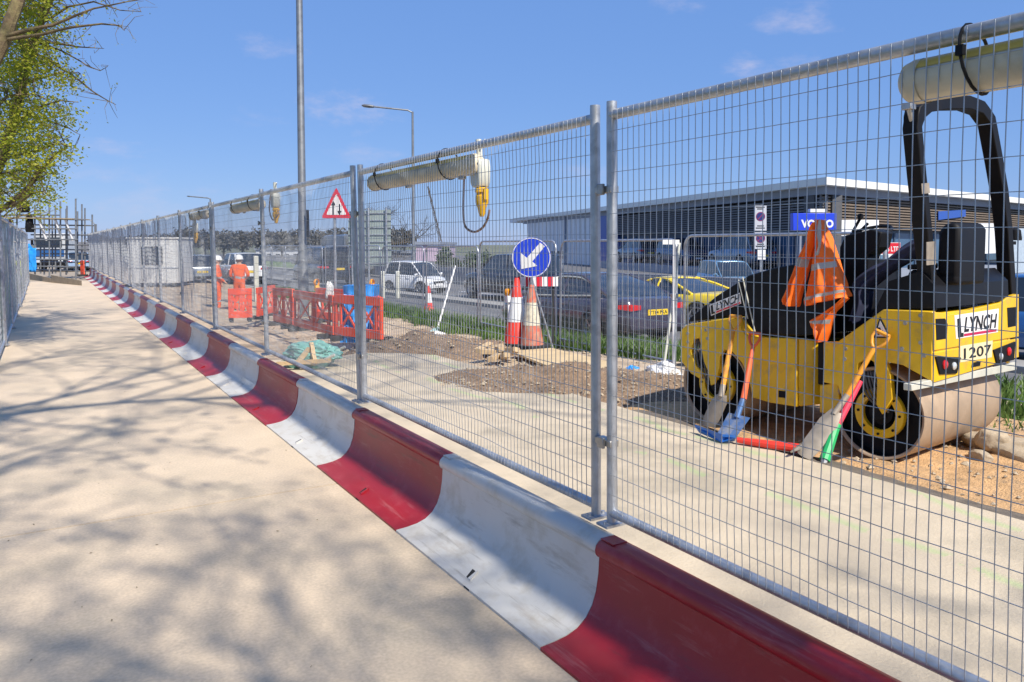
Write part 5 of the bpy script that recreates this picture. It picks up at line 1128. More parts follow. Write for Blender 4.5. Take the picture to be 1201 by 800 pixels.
q = at_z(491, 345, -.2); car('city_car', 'small white car facing the camera on the far carriageway behind the cone', 'car', (q.x + .3, q.y + 1.0, -.2), R(-64), 2.6, 1.5, 1.36, pw_, 'city')
q = at_z(236, 333, -.2); car('silver_estate_car', 'silver car with yellow plate seen from behind left of the workers', 'car', (q.x, q.y + 2.2, -.2), R(92), 4.5, 1.82, 1.5, ps, 'suv', 'AB12')
q = at_z(293, 334, -.2); car('white_van', 'white car with dark rear window partly hidden behind the right hand worker', 'car', (q.x, q.y + 2.2, -.2), R(92), 4.5, 1.85, 1.62, pw_, 'suv')
q = at_d(852, 332, 36); car('hatchback', 'light blue car parked below the showroom deck above the roller hood', 'car', (q.x, q.y, -.35), R(-90) - R(25), 4.0, 1.75, 1.5, plb, 'city')
q = at_d(1215, 335, 13.5); car('blue_car', 'blue car cut off by the right edge of the photo beyond the roller', 'car', (q.x + .6, q.y + .3, -.15), RDH + R(8), 4.2, 1.8, 1.5, pbl, 'city')
q = at_d(378, 312, 42); car('dark_van', 'dark blue van on the road behind the triangular sign pole', 'van', (q.x, q.y, -.2), RDH, 4.9, 1.95, 1.95, pb_, 'van')
q = at_d(402, 312, 52); car('grey_van', 'tall grey van on the road right of the triangular sign pole', 'van', (q.x, q.y, -.2), RDH, 5.6, 2.1, 2.7, pgr, 'van')

# ---------- showroom building ----------
CP = at_d(965, 300, 42); CP.z = 0
def cdir(a): return Rg * math.sin(a) + Fw * math.cos(a)
dl, dr = cdir(R(-14)), cdir(R(50)); nl = Vector((-dl.y, dl.x, 0)); nl = nl if nl.dot(CAM - CP) > 0 else -nl; nr = Vector((dr.y, -dr.x, 0)); nr = nr if nr.dot(Vector((0, 0, 0)) - CP) > 0 else -nr
def FL(px, py, o=0.): return on_plane(px, py, CP + nl * o, nl)
def FR(px, py, o=0.): return on_plane(px, py, CP + nr * o, nr)
bld = thing('car_showroom', 'long dark louvred car showroom with white overhanging roof edge and raised display deck', 'building', CP)
zr1, zr0 = FL(965, 210.5).z, FL(965, 219).z; zl0 = FL(850, 272).z; zd1, zd0 = FL(800, 310).z, FL(800, 321).z; LL, LR_ = 62., 40.
print('bld', zr1, zr0, zl0, zd1, zd0)
def quadL(mb, s0, s1, z0, z1, o0, o1, mi=0):   # box along left facade
    mb.prism([CP + dl * s0 + nl * o0 + UP * z0, CP + dl * s1 + nl * o0 + UP * z0, CP + dl * s1 + nl * o0 + UP * z1, CP + dl * s0 + nl * o0 + UP * z1], nl * (o1 - o0), mi)
def quadR(mb, s0, s1, z0, z1, o0, o1, mi=0):
    mb.prism([CP + dr * s0 + nr * o0 + UP * z0, CP + dr * s1 + nr * o0 + UP * z0, CP + dr * s1 + nr * o0 + UP * z1, CP + dr * s0 + nr * o0 + UP * z1], nr * (o1 - o0), mi)
m = MB(); C0 = CP - (dl + dr) * .9; m.prism([p + UP * zr0 for p in (C0, C0 + dl * (LL + 4), C0 + dl * (LL + 4) + dr * 40, C0 + dr * (LR_ + 4))], UP * (zr1 - zr0)); m.build('roof', M['fascia'], bld, world=True, smooth=False, fixn=True)
m = MB(); m.prism([p + UP * (zr0 - .42) for p in (CP - (dl + dr) * .3, CP + dl * LL - dr * .3, CP + dl * LL + dr * 3, CP + dr * LR_ + dl * 3, CP + dr * LR_ - dl * .3)], UP * .41); m.build('soffit_beam', M['slabedge'], bld, world=True, smooth=False, fixn=True)
m = MB(); quadL(m, .1, LL, -.6, zr0 - .43, -1.2, -.6); quadR(m, .1, LR_, -.6, zr0 - .43, -1.2, -.6); m.build('wall', mat('dark_wall', (.09, .092, .10), .7), bld, world=True, smooth=False, fixn=True)
sB = (FL(722, 300) - CP).dot(dl); sG = (FL(697, 300) - CP).dot(dl); sE = (FL(620, 300) - CP).dot(dl); print('s', sB, sG, sE)
m = MB(); z = zl0 + .05
while z < zr0 - .5: quadL(m, 0, sB, z, z + .08, -.12, .06); z += .155
m.build('louvre_bank', M['louvre'], bld, world=True, smooth=False, fixn=True)
m = MB(); z = zl0 + .05
while z < zr0 - .5: quadR(m, 0, LR_, z, z + .085, -.12, .06); z += .16
m.build('louvre_bank', M['louvrewarm'], bld, world=True, smooth=False, fixn=True)
for k in range(0, int(sB) + 1, 3): m = MB(); quadL(m, k, k + .12, zl0, zr0 - .43, -.25, -.13); m.build('louvre_post', M['louvre'], bld, world=True, smooth=False, fixn=True)
for k in range(0, int(LR_), 3): m = MB(); quadR(m, k, k + .12, zl0, zr0 - .43, -.25, -.13); m.build('louvre_post', M['louvre'], bld, world=True, smooth=False, fixn=True)
s = 0.2; SB = -2.6
while s < sB - .3:
    e = min(s + 2.9, sB); m = MB(); quadL(m, s, s + .16, zd1, zl0, -.5, -.36); quadL(m, s + .16, e, zl0 - .14, zl0, -.5, -.36); quadL(m, s + .16, e, zd1, zd1 + .1, -.5, -.36); f = m.build('window', M['mullion'], bld, world=True, smooth=False, fixn=True)
    m = MB(); quadL(m, s + .16, e, zd1 + .1, zl0 - .14, -.48, -.44); m.build('pane', M['bldglass'], f, world=True, smooth=False, fixn=True); s = e
s = .2
while s < 30:
    e = s + 3.0; m = MB(); quadR(m, s, s + .16, zd1, zl0, -.5, -.36); quadR(m, s + .16, e, zl0 - .14, zl0, -.5, -.36); f = m.build('window', M['mullion'], bld, world=True, smooth=False, fixn=True)
    m = MB(); quadR(m, s + .16, e, zd1, zl0 - .14, -.48, -.44); m.build('pane', M['bldglass'], f, world=True, smooth=False, fixn=True); s = e
m = MB(); quadL(m, -2.3, sB, zd0, zd1, -.6, 2.4); quadR(m, -2.0, LR_, zd0, zd1 - .003, -.6, 1.6); m.build('display_deck', M['slabedge'], bld, world=True, smooth=False, fixn=True)
m = MB()
for k in range(0, int(sB), 4): quadL(m, k + .5, k + .75, -.6, zd0, 1.6, 1.9)
m.build('deck_columns', M['slabedge'], bld, world=True, smooth=False, fixn=True)
m = MB(); quadL(m, sB, sG, -.6, zr0 - .43, -.5, .3); m.build('blue_wall_panel', M['panelblue'], bld, world=True, smooth=False, fixn=True)
m = MB(); quadL(m, sG, sE, -.6, zr0 - .43, -.5, .2); k = sG + .8
m.build('grey_end_wall', M['clad'], bld, world=True, smooth=False, fixn=True)
m = MB()
while k < sE - .2: quadL(m, k, k + .05, -.6, zr0 - .44, .2, .22); k += 1.5
m.build('cladding_joints', mat('cladding_joint', (.24, .26, .28), .5), bld, world=True, smooth=False, fixn=True)
m = MB()
for r_i in range(2):
    for c_i in range(4): x = 645 + c_i * 4.4; y = 294.5 + r_i * 5.4; m.prism([FL(x, y + 3.6, .22), FL(x + 3, y + 3.6, .22), FL(x + 3, y, .22), FL(x, y, .22)], nl * .02)
m.build('wall_vents', M['ink'], bld, world=True, smooth=False, fixn=True)
m = MB(); m.tube([FL(663, 250, .3), Vector((*FL(663, 300, .3).xy, -.5))], .12, 8); m.build('downpipe', M['slabedge'], bld, world=True)
m = MB(); e0 = FL(640, 258, .2); m.prism([CP + dl * (sE - .5) + nl * .3 + UP * (zr0 - .1), CP + dl * (sE + 9) + nl * .3 + UP * (zr0 - .1), CP + dl * (sE + 9) - nl * 5 + UP * (zr0 - .1), CP + dl * (sE - .5) - nl * 5 + UP * (zr0 - .1)], UP * .5); m.build('end_canopy', M['clad'], bld, world=True, smooth=False, fixn=True)
# right facade panels
def panR(name, P, m_, o=.12, par=None): return MB().prism([FR(x, y, o) for x, y in P], nr * .04).build(name, m_, bld if par is None else par, world=True, smooth=False, fixn=True)
panR('blue_banner', [(1100, 258), (1132, 254), (1132, 246), (1100, 248)], M['panelblue'])
wp_ = panR('white_poster', [(1145, 298), (1167, 297), (1167, 262), (1147, 262)], M['signwhite'], 1.7)
m = MB(); 
for (x, y, w_, h) in ((1149, 282, 4.5, 3), (1148, 288.5, 6, 3)): m.prism([FR(x, y + h, 1.75), FR(x + w_, y + h, 1.75), FR(x + w_, y, 1.75), FR(x, y, 1.75)], nr * .01)
m.build('poster_print', M['ink'], wp_, world=True, smooth=False, fixn=True)
panR('pale_panel', [(1186, 322), (1230, 322), (1230, 268), (1186, 268)], mat('pale_blue_panel', (.42, .50, .58), .4), 1.7)
panR('white_panel', [(978, 277), (1030, 276), (1030, 258), (978, 258)], M['signwhite'], .15)
# display cars on the deck
q = FL(800, 300, .9); car('display_car', 'dark blue display car on the showroom deck right of the fence joint', 'car', (q.x, q.y, zd1), math.atan2(dl.y, dl.x) + R(180), 5.2, 2.1, 1.95, paint('showroom_blue_paint', (.03, .07, .16), .4), 'suv', group=None)
q = FL(868, 300, .9); car('display_car', 'steel blue display car on the showroom deck behind the no stopping signs', 'car', (q.x, q.y, zd1), math.atan2(dl.y, dl.x) , 5.4, 2.1, 1.95, paint('showroom_steel_paint', (.12, .20, .30), .5), 'suv', group=None)
q = FL(748, 300, .9); car('display_car', 'slate blue display car on the deck above the grey saloon rear window', 'car', (q.x, q.y, zd1), math.atan2(dl.y, dl.x), 5.2, 2.1, 1.95, paint('showroom_slate_paint', (.08, .14, .22), .5), 'suv', group=None)
# freestanding dealer sign
D2 = 34; sg = lambda x, y, o=0.: at_d(x, y, D2) - Fw * o
t = thing('dealer_sign', 'blue illuminated box sign with white capital letters above the hanging orange jacket', 'sign', post_base(955, D2, -.4))
pl = MB().prism([sg(930, 270.5), sg(981, 270.5), sg(981, 250), (sg(930, 250))], Fw * .35).build('sign_box', M['blue'], t, world=True, bevel=.02)
m = MB(); text_on(m, 'VOLVO', sg(939.5, 267.2, .01), sg(977.5, 267.2, .01), sg(939.5, 257.6, .01), bold=.045); m.build('sign_letters', M['signwhite'], pl, world=True, smooth=False)
MB().prism([sg(950.5, 249), sg(969, 249), sg(969, 245), sg(950.5, 245)], Fw * .3).build('top_plate', M['signwhite'], t, world=True, smooth=False)
m = MB()
for x in (938, 973): b = post_base(x, D2 + .17, -.4); m.tube([b, Vector((b.x, b.y, sg(x, 268).z))], .06, 8)
m.build('sign_post', M['slabedge'], t, world=True)
# no stopping signs on a pole
D3 = 23; ns = lambda x, y, o=0.: at_d(x, y, D3) - Fw * o
t = thing('no_stopping_signs', 'pole carrying two white no stopping plates and a small notice before the showroom', 'road sign', post_base(892, D3))
b = post_base(892.5, D3 + .05); MB().tube([b, Vector((b.x, b.y, ns(892, 240).z))], .035, 8).build('sign_pole', M['galv'], t, world=True)
for (y0, y1, cy_, nm) in ((240.5, 270.5, 254, 'upper_plate'), (272.5, 292, 279.5, 'lower_plate')):
    pl = MB().prism([ns(884.5, y1), ns(899, y1), ns(899, y0), ns(884.5, y0)], Fw * .012).build(nm, mat('grey_white_plate', (.50, .52, .58), .5, 0, .03), t, world=True, smooth=False)
    T = Matrix((Rg, UP, -Fw)).transposed().to_4x4(); T.translation = ns(892, cy_, .002)
    MB().lathe([(.135, 0), (.135, .003), (.001, .003)], 28, T, close=True).build('red_ring', mat('dull_red_ring', (.22, .03, .10), .5, 0, 0), pl, world=True)
    MB().lathe([(.112, .0032), (.112, .005), (.001, .005)], 28, T, close=True).build('blue_roundel', mat('navy_roundel', (.02, .03, .16), .4), pl, world=True)
    m = MB(); a0 = ns(892, cy_, .009)
    for ang in ((45, -45) if nm == 'lower_plate' else (45,)):
        v = Rg * math.cos(R(ang)) + UP * math.sin(R(ang)); w__ = Rg * -math.sin(R(ang)) + UP * math.cos(R(ang)); m.prism([a0 - v * .125 - w__ * .015, a0 + v * .125 - w__ * .015, a0 + v * .125 + w__ * .015, a0 - v * .125 + w__ * .015], -Fw * .001)
    m.build('red_bar', mat('dull_red_bar', (.22, .03, .10), .5, 0, 0), pl, world=True, smooth=False)
    m = MB()
    for (yy, a, b_) in ((y1 - 3, 886.5, 897), (y1 - 5.5, 888, 896), (y0 + 2.5, 886.5, 897), (y0 + 4.6, 888, 895.5))[: 4 if nm == 'upper_plate' else 2]: m.prism([ns(a, yy + .6, .003), ns(b_, yy + .6, .003), ns(b_, yy - .6, .003), ns(a, yy - .6, .003)], -Fw * .001)
    m.build('plate_lines', M['ink'], pl, world=True, smooth=False)
MB().prism([ns(888.7, 304.5), ns(898.2, 304.5), ns(898.2, 293), ns(888.7, 293)], Fw * .012).build('small_notice', M['signwhite'], t, world=True, smooth=False)
# red trade board on the fence behind the roller
bd = fpA - dirf * 1.6; D4 = dd(Vector((bd.x, bd.y, 0))) + .06; tb = lambda x, y, o=0.: at_d(x, y, D4) - Fw * o
t = thing('trade_board', 'small red and white notice board on the fence seen through the roller controls', 'sign', tb(1040, 300))
pl = MB().prism([tb(1026, 310), tb(1056, 310), tb(1056, 284.5), tb(1026, 284.5)], Fw * .01).build('board_panel', M['signwhite'], t, world=True, smooth=False)
MB().prism([tb(1026.3, 297.5, .004), tb(1055.7, 297.5, .004), tb(1055.7, 285, .004), tb(1026.3, 285, .004)], Fw * .003).build('red_field', M['signred'], pl, world=True, smooth=False)
m = MB(); text_on(m, 'TYRES LTD', tb(1026.8, 295, .006), tb(1055, 295, .006), tb(1026.8, 289, .006), bold=.02); m.build('board_letters', M['signwhite'], pl, world=True, smooth=False)
MB().prism([tb(1032, 305, .004), tb(1042, 305, .004), tb(1042, 299, .004), tb(1032, 299, .004)], Fw * .003).build('blue_field', plb, pl, world=True, smooth=False)

# ---------- cabin, far buildings, walls ----------
cbp = at_z(180, 338, -.2); t = thing('site_cabin', 'white portable site cabin with a dark window behind the mesh fence', 'cabin', (cbp.x, cbp.y, -.2), -TH + R(6))
MB().box((0, 1.2, 1.28), (2.3, 2.4, 2.1)).build('cabin_shell', M['cabin'], t, bevel=.03)
MB().box((0, 1.2, 2.37), (2.4, 2.5, .08)).build('cabin_roof', M['fascia'], t, bevel=.02)
f = MB().box((-.02, -.02, 1.55), (.95, .05, .85)).build('window', M['black'], t, bevel=.01); MB().box((-.02, -.05, 1.55), (.85, .02, .75)).build('pane', M['glass'], f)
m = MB(); m.box((0, -.012, .95), (2.32, .02, .04)); m.box((-.6, -.012, 1.28), (.03, .02, 2.0)); m.box((.6, -.012, 1.28), (.03, .02, 2.0)); m.build('panel_joint', M['slabedge'], t)
for x in (-.8, .8): MB().lathe([(.1, -.06), (.28, -.06), (.30, -.03), (.30, .03), (.28, .06), (.1, .06)], 18, Matrix.Translation((x, .6, .3)) @ Matrix.Rotation(R(90), 4, 'Y'), close=True).build('wheel', M['rubber'], t)
def shed(name, label, x0, x1, y0, y1, d, m_, depth=20, roofm=None, win=0):
    A, B, C, D_ = at_d(x0, y1, d), at_d(x1, y1, d), at_d(x1, y0, d), at_d(x0, y0, d); t = thing(name, label, 'building', A)
    MB().prism([A, B, C, D_], Fw * depth).build('wall', m_, t, world=True, smooth=False, fixn=True)
    o = .02 * (D_ - A).length; v = UP * .35; e = Rg * .3
    MB().prism([D_ - e + UP * .01 - Fw * .3, C + e + UP * .01 - Fw * .3, C + e + v - Fw * .3, D_ - e + v - Fw * .3], Fw * (depth + .6)).build('roof', roofm or M['slabedge'], t, world=True, smooth=False, fixn=True)
    for k in range(win):
        a = (k + .25) / win; b = (k + .75) / win; P = [A.lerp(B, a).lerp(D_.lerp(C, a), .35), A.lerp(B, b).lerp(D_.lerp(C, b), .35), A.lerp(B, b).lerp(D_.lerp(C, b), .75), A.lerp(B, a).lerp(D_.lerp(C, a), .75)]
        MB().prism([p - Fw * .06 for p in P], Fw * .05).build('window', M['glass'], t, world=True, smooth=False, fixn=True)
    return t
shed('warehouse', 'pale mauve warehouse in the distance above the small white car', 488, 513, 287, 320, 95, M['mauve'], 30)
shed('low_building', 'low grey industrial building far behind the sign back at the horizon', 405, 487, 297, 312, 130, M['wallgrey'], 20, None, 8)
shed('low_building', 'far pale building at the horizon left of the tall lamp post', 300, 352, 293, 312, 150, M['clad'], 20, None, 5)
m = MB(); P = [(RX(9.6, y), y) for y in (17, 22, 28, 36, 46, 60)]
a = [Vector((x, y, -.3)) for x, y in P]; hs = [.95, .95, .9, .85, .8, .75]
for i in range(len(a) - 1):
    e = .25; m.prism([a[i], a[i + 1], a[i + 1] + UP * (hs[i + 1] + .1), a[i] + UP * (hs[i] + .1)], (.25, 0, 0))
tag(m.build('roadside_wall', M['wallgrey'], smooth=False, fixn=True), 'low grey wall running along the far side of the road', 'wall')
for (x, lab) in ((448, 'pale marker post standing left of the small white car'), (466, 'second pale marker post just left of the white car front'), (300, 'tall pale marker post right of the workers')):
    d_ = 30 if x != 300 else 28; b = post_base(x, d_, -.2); top = at_d(x, 318 if x != 300 else 300, d_); o = MB().box(((b.x), b.y, (b.z + top.z) / 2), (.16, .16, top.z - b.z)).build('marker_post', M['pale'], bevel=.02); tag(o, lab, 'post')
A, B = at_d(502, 219, 160), at_d(517, 284, 160); t = thing('crane_jib', 'thin leaning crane jib far away above the mauve warehouse', 'crane', Vector((B.x, B.y, -.3)))
m = MB()
for o in ((-.25, 0), (.25, 0), (0, .3)): m.tube([A + Rg * o[0] * .4 + UP * o[1] * .4, B + Rg * o[0] + UP * o[1]], .07, 4)
for k in range(24): f0, f1 = k / 24, (k + 1) / 24; m.tube([A.lerp(B, f0) - Rg * .2, A.lerp(B, f1) + Rg * .22], .04, 4)
m.tube([B, Vector((B.x, B.y, -.3))], .35, 8); m.build('jib', M['barkdark'], t, world=True)
# ---------- scaffold, lorry and clutter at the far end of the path ----------
DS = 46.5; sf = lambda x, y, o=0.: at_d(x, y, DS) + Fw * o
t = thing('scaffold', 'tall tube scaffold frame standing at the far end of the path', 'scaffold', sf(55, 327))
for (x, y0, y1, o) in ((20, 249, 325, 0), (31, 246, 322, 1.4), (41, 240, 324, 0), (49, 239, 322, 1.4), (58, 237, 325, 0), (63, 240, 322, 1.4), (71, 236, 326, 0), (81, 238, 324, 1.4), (89, 233, 328, 0), (99, 275, 326, 1.2), (26, 250, 324, 2.2), (36, 252, 323, 2.2), (53, 243, 324, 2.2), (67, 246, 324, 2.2), (76, 242, 325, 2.2), (85, 250, 325, 2.2), (94, 262, 327, 1.8)):
    MB().tube([sf(x, y1, o), sf(x - .2, y0, o)], .045, 6).build('standard', M['lampgrey'], t, world=True)
for (xa, ya, xb, yb, o) in ((8, 252, 71, 252.5, 0), (22, 256, 101, 258, 0), (12, 268, 91, 268.5, 0), (20, 275, 102, 275.5, 1.4), (22, 281, 92, 281, 0), (24, 293, 100, 293, 1.4), (26, 304, 90, 304.5, 0), (26, 312, 88, 313, 0), (14, 263, 96, 264, 1.4), (22, 287, 98, 287.5, 1.4), (24, 298, 97, 299, 2.2), (24, 308, 96, 309, 2.2), (24, 317, 94, 319, 1.4)):
    MB().tube([sf(xa, ya, o - .06), sf(xb, yb, o - .06)], .042, 6).build('ledger', M['lampgrey'], t, world=True)
for (x, y) in ((47, 258), (66, 258), (78, 258)): MB().tube([sf(x, y, -.1), sf(x + 4, y + 24, .3)], .07, 6).build('brace', M['signwhite'], t, world=True)
MB().prism([sf(8, 256, -.3), sf(88, 257.5, -.3), sf(88, 256.2, -.3), sf(8, 254.7, -.3)], Fw * 1.9).build('scaffold_boards', M['sleeper'], t, world=True, smooth=False, fixn=True)
o = sack('black netting bundle hanging from the scaffold top under the tree', sf(27, 243), (.42, .3, .62), .7, M['black'], 'netting_bundle', 'bundle')
o = sack('dark strip of netting hanging below the scaffold boards', sf(35, 265), (.28, .2, .75), 2.7, M['black'], 'netting_bundle', 'bundle')
t = thing('red_banner_board', 'dark red board fixed to the left end of the scaffold', 'board', sf(12, 270)); MB().prism([sf(9, 276), sf(15, 276), sf(15, 258), sf(9, 258)], Fw * .06).build('board_panel', mat('dark_red', (.22, .02, .04), .6), t, world=True)
t = thing('scaffold_sheeting', 'bright blue sheet tied across the lower left bays of the scaffold', 'sheet', sf(33, 318)); rows = [[sf(lerp(23, 44, i / 12), lerp(291, 319, j / 10), -.12) + Fw * .12 * noise(i * .7, j * .6) for i in range(13)] for j in range(11)]
m = MB(); m.grid(rows); o = m.build('sheet_cloth', M['tarp'], t, world=True); o.modifiers.new('s', 'SOLIDIFY').thickness = .01
# timber kerb ramp closing the path
q = [at_z(x, y, 0) for x, y in ((27, 327), (60, 331.5), (96, 335))]
for i, (a, b, lab) in enumerate(((q[0], q[1], 'left weathered timber kerb board closing the far end of the path'), (q[1], q[2], 'right weathered timber kerb board closing the far end of the path'))):
    o = MB().prism([a, b, b + UP * .22, a + UP * .38], (0, .2, 0)).build('kerb_board', M['sleeper'], bevel=.01, fixn=True); tag(o, lab, 'board', 'timber boards at the path end')
# lorry
DL = 60; lp = lambda x, y, o=0.: at_d(x, y, DL) + Fw * o
b = post_base(58, DL, -.22); t = thing('lorry', 'white lorry cab with blue front panel behind the scaffold', 'lorry', b, -TH + R(4))
MB().box((0, 1.0, 1.9), (2.3, 2.0, 2.1)).build('cab', mat('dusty_cab_paint', (.42, .44, .46), .4), t, bevel=.08)
MB().box((0, -.02, 2.25), (1.9, .05, .75)).build('windscreen', M['glass'], t, bevel=.02)
MB().box((0, -.03, 1.45), (2.2, .06, .55)).build('front_panel', pbl, t, bevel=.02)
m = MB(); m.box((0, -.04, .75), (2.3, .1, .5)); m.build('bumper', M['black'], t, bevel=.03)
for s in (-1, 1): MB().box((s * .85, -.09, .8), (.35, .04, .2)).build('headlight', M['lens'], t, bevel=.02); MB().box((s * 1.3, .1, 2.3), (.12, .2, .5)).build('mirror', M['black'], t, bevel=.02)
MB().box((0, 4.6, 1.6), (2.35, 4.9, 1.4)).build('tipper_body', M['wallgrey'], t, bevel=.03)
for y in (1.0, 5.2):
    for s in (-1, 1): MB().lathe([(.15, -.12), (.46, -.12), (.5, -.08), (.5, .08), (.46, .12), (.15, .12)], 24, Matrix.Translation((s * 1.0, y, .5)) @ Matrix.Rotation(R(90), 4, 'Y'), close=True).build('wheel', M['rubber'], t)
sack('blue tarpaulin bundle stacked left of the lorry at the path end', lp(30, 300), (.9, .7, 1.1), 1.9, M['tarp'], 'tarpaulin_bundle', 'bundle')
sack('lower blue tarpaulin bundle beside the person in the yellow vest', lp(36, 311), (.5, .5, .8), 3.9, M['tarp'], 'tarpaulin_bundle', 'bundle')
q = at_d(86, 318, 62); car('pale_car', 'pale blue car behind the right end of the scaffold', 'car', (q.x, q.y, -.22), R(100), 4.3, 1.8, 1.5, paint('pale_blue_white', (.26, .36, .50), .1), 'suv')
P3 = at_z(97, 325, .0); o = ped_barrier(at_d(95, 325, 47.5), at_d(99, 325, 47), 1.0, 'far orange barrier between the scaffold and the end of the fence')

# ---------- trees ----------
def leaf(mb, p, s, up=.3):
    a = rnd.uniform(0, 6.28); e = rnd.uniform(-.9, .9); d = Vector((math.cos(a) * math.cos(e), math.sin(a) * math.cos(e), math.sin(e))); w_ = d.cross(Vector((rnd.gauss(0, 1), rnd.gauss(0, 1), rnd.gauss(0, 1)))).normalized()
    mb.add([p, p + d * s * .5 + w_ * s * .30, p + d * s, p + d * s * .5 - w_ * s * .30], [(0, 1, 2, 3)])
def grow(mb, lv, p, d, ln, r, level, maxl, leafs, spread=.6, ls=.06, droop=0., umin=.4, zmin=-9.):
    n = 5 if level < 2 else 4; pts = [p]; q = p.copy(); dv = d.normalized()
    for i in range(n):
        dv = (dv + Vector((rnd.gauss(0, .13), rnd.gauss(0, .13), rnd.gauss(.03 - droop, .09)))).normalized(); q = q + dv * ln / n; pts.append(q.copy())
    if level and q.z < zmin: return
    mb.tube(pts, [max(.0035, r * lerp(1, .5, i / n)) for i in range(n + 1)], 8 if level < 2 else 5, caps=False)
    if level >= maxl:
        for _ in range(leafs): 
            u = rnd.random(); x = poly_at(pts, u) + Vector((rnd.gauss(0, .05), rnd.gauss(0, .05), rnd.gauss(0, .05))); leaf(lv, x, ls * rnd.uniform(.6, 1.3))
        return
    k = rnd.choice((3, 4)) if level else 6
    for i in range(k):
        u = rnd.uniform(.35, 1.) if level else rnd.uniform(umin, 1.); a = rnd.uniform(0, 6.28); pp_ = poly_at(pts, u); o_ = dv.orthogonal().normalized(); o_ = Matrix.Rotation(a, 3, dv) @ o_
        grow(mb, lv, pp_, dv * (1 - spread * .6) + o_ * spread + Vector((0, 0, .12)), ln * rnd.uniform(.55, .8), r * rnd.uniform(.42, .6), level + 1, maxl, leafs, spread, ls, droop, .4, zmin)
def tree(label, P, H, r, maxl, leafs, lm, ls=.06, group=None, spread=.62, bark='bark', trunkfrac=.42, umin=.4, zmin=-9.):
    t = thing('tree', label, 'tree', P, 0, group); tb_, lv = MB(), MB(); grow(tb_, lv, Vector((0, 0, -.1)), Vector((rnd.gauss(0, .05), rnd.gauss(0, .05), 1)), H * trunkfrac, r, 0, maxl, leafs, spread, ls, 0., umin, zmin)
    tb_.build('trunk_and_limbs', M[bark], t)
    if lv.v: lv.build('crown', M[lm], t, smooth=False)
    return t
# visible tree, leaning over the left fence
t = thing('tree', 'tree with fresh yellow green spring leaves leaning over the left fence at the top left', 'tree', at_z(-45, 340, 0)); lb, lv = MB(), MB(); DT = 14.
def limb(pts, r0, r1, d0=DT, d1=DT):
    n = len(pts); P = []
    for i in range(n - 1):
        for k in range(4):
            u = (i + k / 4) / (n - 1); p = poly_at([(x, y, 0) for x, y in pts], u); P.append(at_d(p.x + 2.0 * noise(p.x * .05, p.y * .05, d0), p.y, lerp(d0, d1, u)))
    P.append(at_d(*pts[-1], d1)); lb.tube(P, [max(.004, lerp(r0, r1, i / (len(P) - 1))) for i in range(len(P))], 10, caps=False); return P
LM = [limb([(-70, 420), (-30, 300), (-6, 205), (4, 178), (14, 150), (25, 108), (32, 68), (46, 32), (62, -8), (80, -70), (90, -160)], .11, .04),
      limb([(-60, 330), (-40, 160), (-10, 78), (6, 44), (20, 4), (34, -40), (60, -140)], .13, .07, 12.2, 12.5),
      limb([(-40, 285), (-8, 252), (6, 243), (30, 224), (54, 194), (66, 180), (78, 172)], .06, .012, 13.5, 13.2),
      limb([(30, 224), (40, 215), (52, 206), (54, 203)], .02, .006, 13.4, 13.2), limb([(2, 247), (24, 236), (40, 226), (53, 224)], .03, .008, 13.4, 13.0),
      limb([(8, 42), (36, 34), (62, 30), (88, 18), (110, 10), (150, 2), (172, -1)], .035, .004, 12.3, 12.4), limb([(10, 46), (50, 40), (84, 32), (118, 28), (140, 30), (146, 36)], .03, .004, 12.3, 12.0),
      limb([(28, 52), (60, 50), (92, 55), (122, 57)], .03, .004, DT, 13.4), limb([(40, 62), (60, 72), (84, 88), (108, 106), (126, 118), (136, 123)], .026, .004, DT, 13.2),
      limb([(40, 48), (74, 60), (100, 76), (118, 83), (126, 78)], .018, .003, DT, 13.2), limb([(46, 30), (80, 8), (110, 2), (140, 12), (166, 14)], .022, .004, DT, 13.4),
      limb([(14, 148), (40, 128), (70, 118), (92, 120)], .03, .005, DT, 13.6), limb([(20, 128), (52, 140), (80, 150), (94, 158)], .024, .004, DT, 14.4), limb([(0, 188), (30, 180), (56, 172), (84, 160)], .03, .005, DT, 13.5),
      limb([(-6, 205), (24, 200), (50, 196), (80, 194)], .022, .004, DT, 14.2), limb([(26, 100), (48, 92), (78, 84), (94, 86)], .026, .004, DT, 14.5), limb([(-20, 140), (10, 112), (40, 110), (70, 124)], .03, .005, 12.8, 13.5), limb([(-20, 200), (-4, 218), (14, 232), (26, 250)], .02, .004, 13.6, 13.8)]
segs = [p for l in LM for p in l]
def twig(a, b, r=.006):
    m_ = a.lerp(b, .5) + Vector((rnd.gauss(0, .05), rnd.gauss(0, .05), rnd.gauss(.02, .05))); lb.tube([a, m_, b], [r, r * .7, .0025], 4, caps=False)
for i in range(1050):
    y = rnd.uniform(-60, 246); xm = 70 if y < 10 else (86 if y < 60 else (94 if y < 175 else 94 - (y - 175) * .45)); x = rnd.uniform(-50, 1) + rnd.random() ** .8 * (xm)
    if x > xm or noise(x * .03, y * .03, 4) < -.25: continue
    c = at_d(x, y, rnd.uniform(12.6, 15.6)); near = min(segs, key=lambda q: (q - c).length_squared); twig(near, c)
    for _ in range(rnd.randint(16, 36)): leaf(lv, c + Vector((rnd.gauss(0, .13), rnd.gauss(0, .13), rnd.gauss(0, .09))), rnd.uniform(.035, .075))
for l in LM[5:11] + LM[2:4]:        # bare twigs off the reaching branches
    for k in range(9):
        a = poly_at(l, rnd.uniform(.35, 1)); b = a + Vector((rnd.gauss(.02, .16), rnd.gauss(0, .2), rnd.gauss(.03, .16))); twig(a, b, .005)
        for _ in range(rnd.choice((0, 0, 1, 3))): leaf(lv, b + Vector((rnd.gauss(0, .03), rnd.gauss(0, .03), rnd.gauss(0, .03))), rnd.uniform(.02, .045))
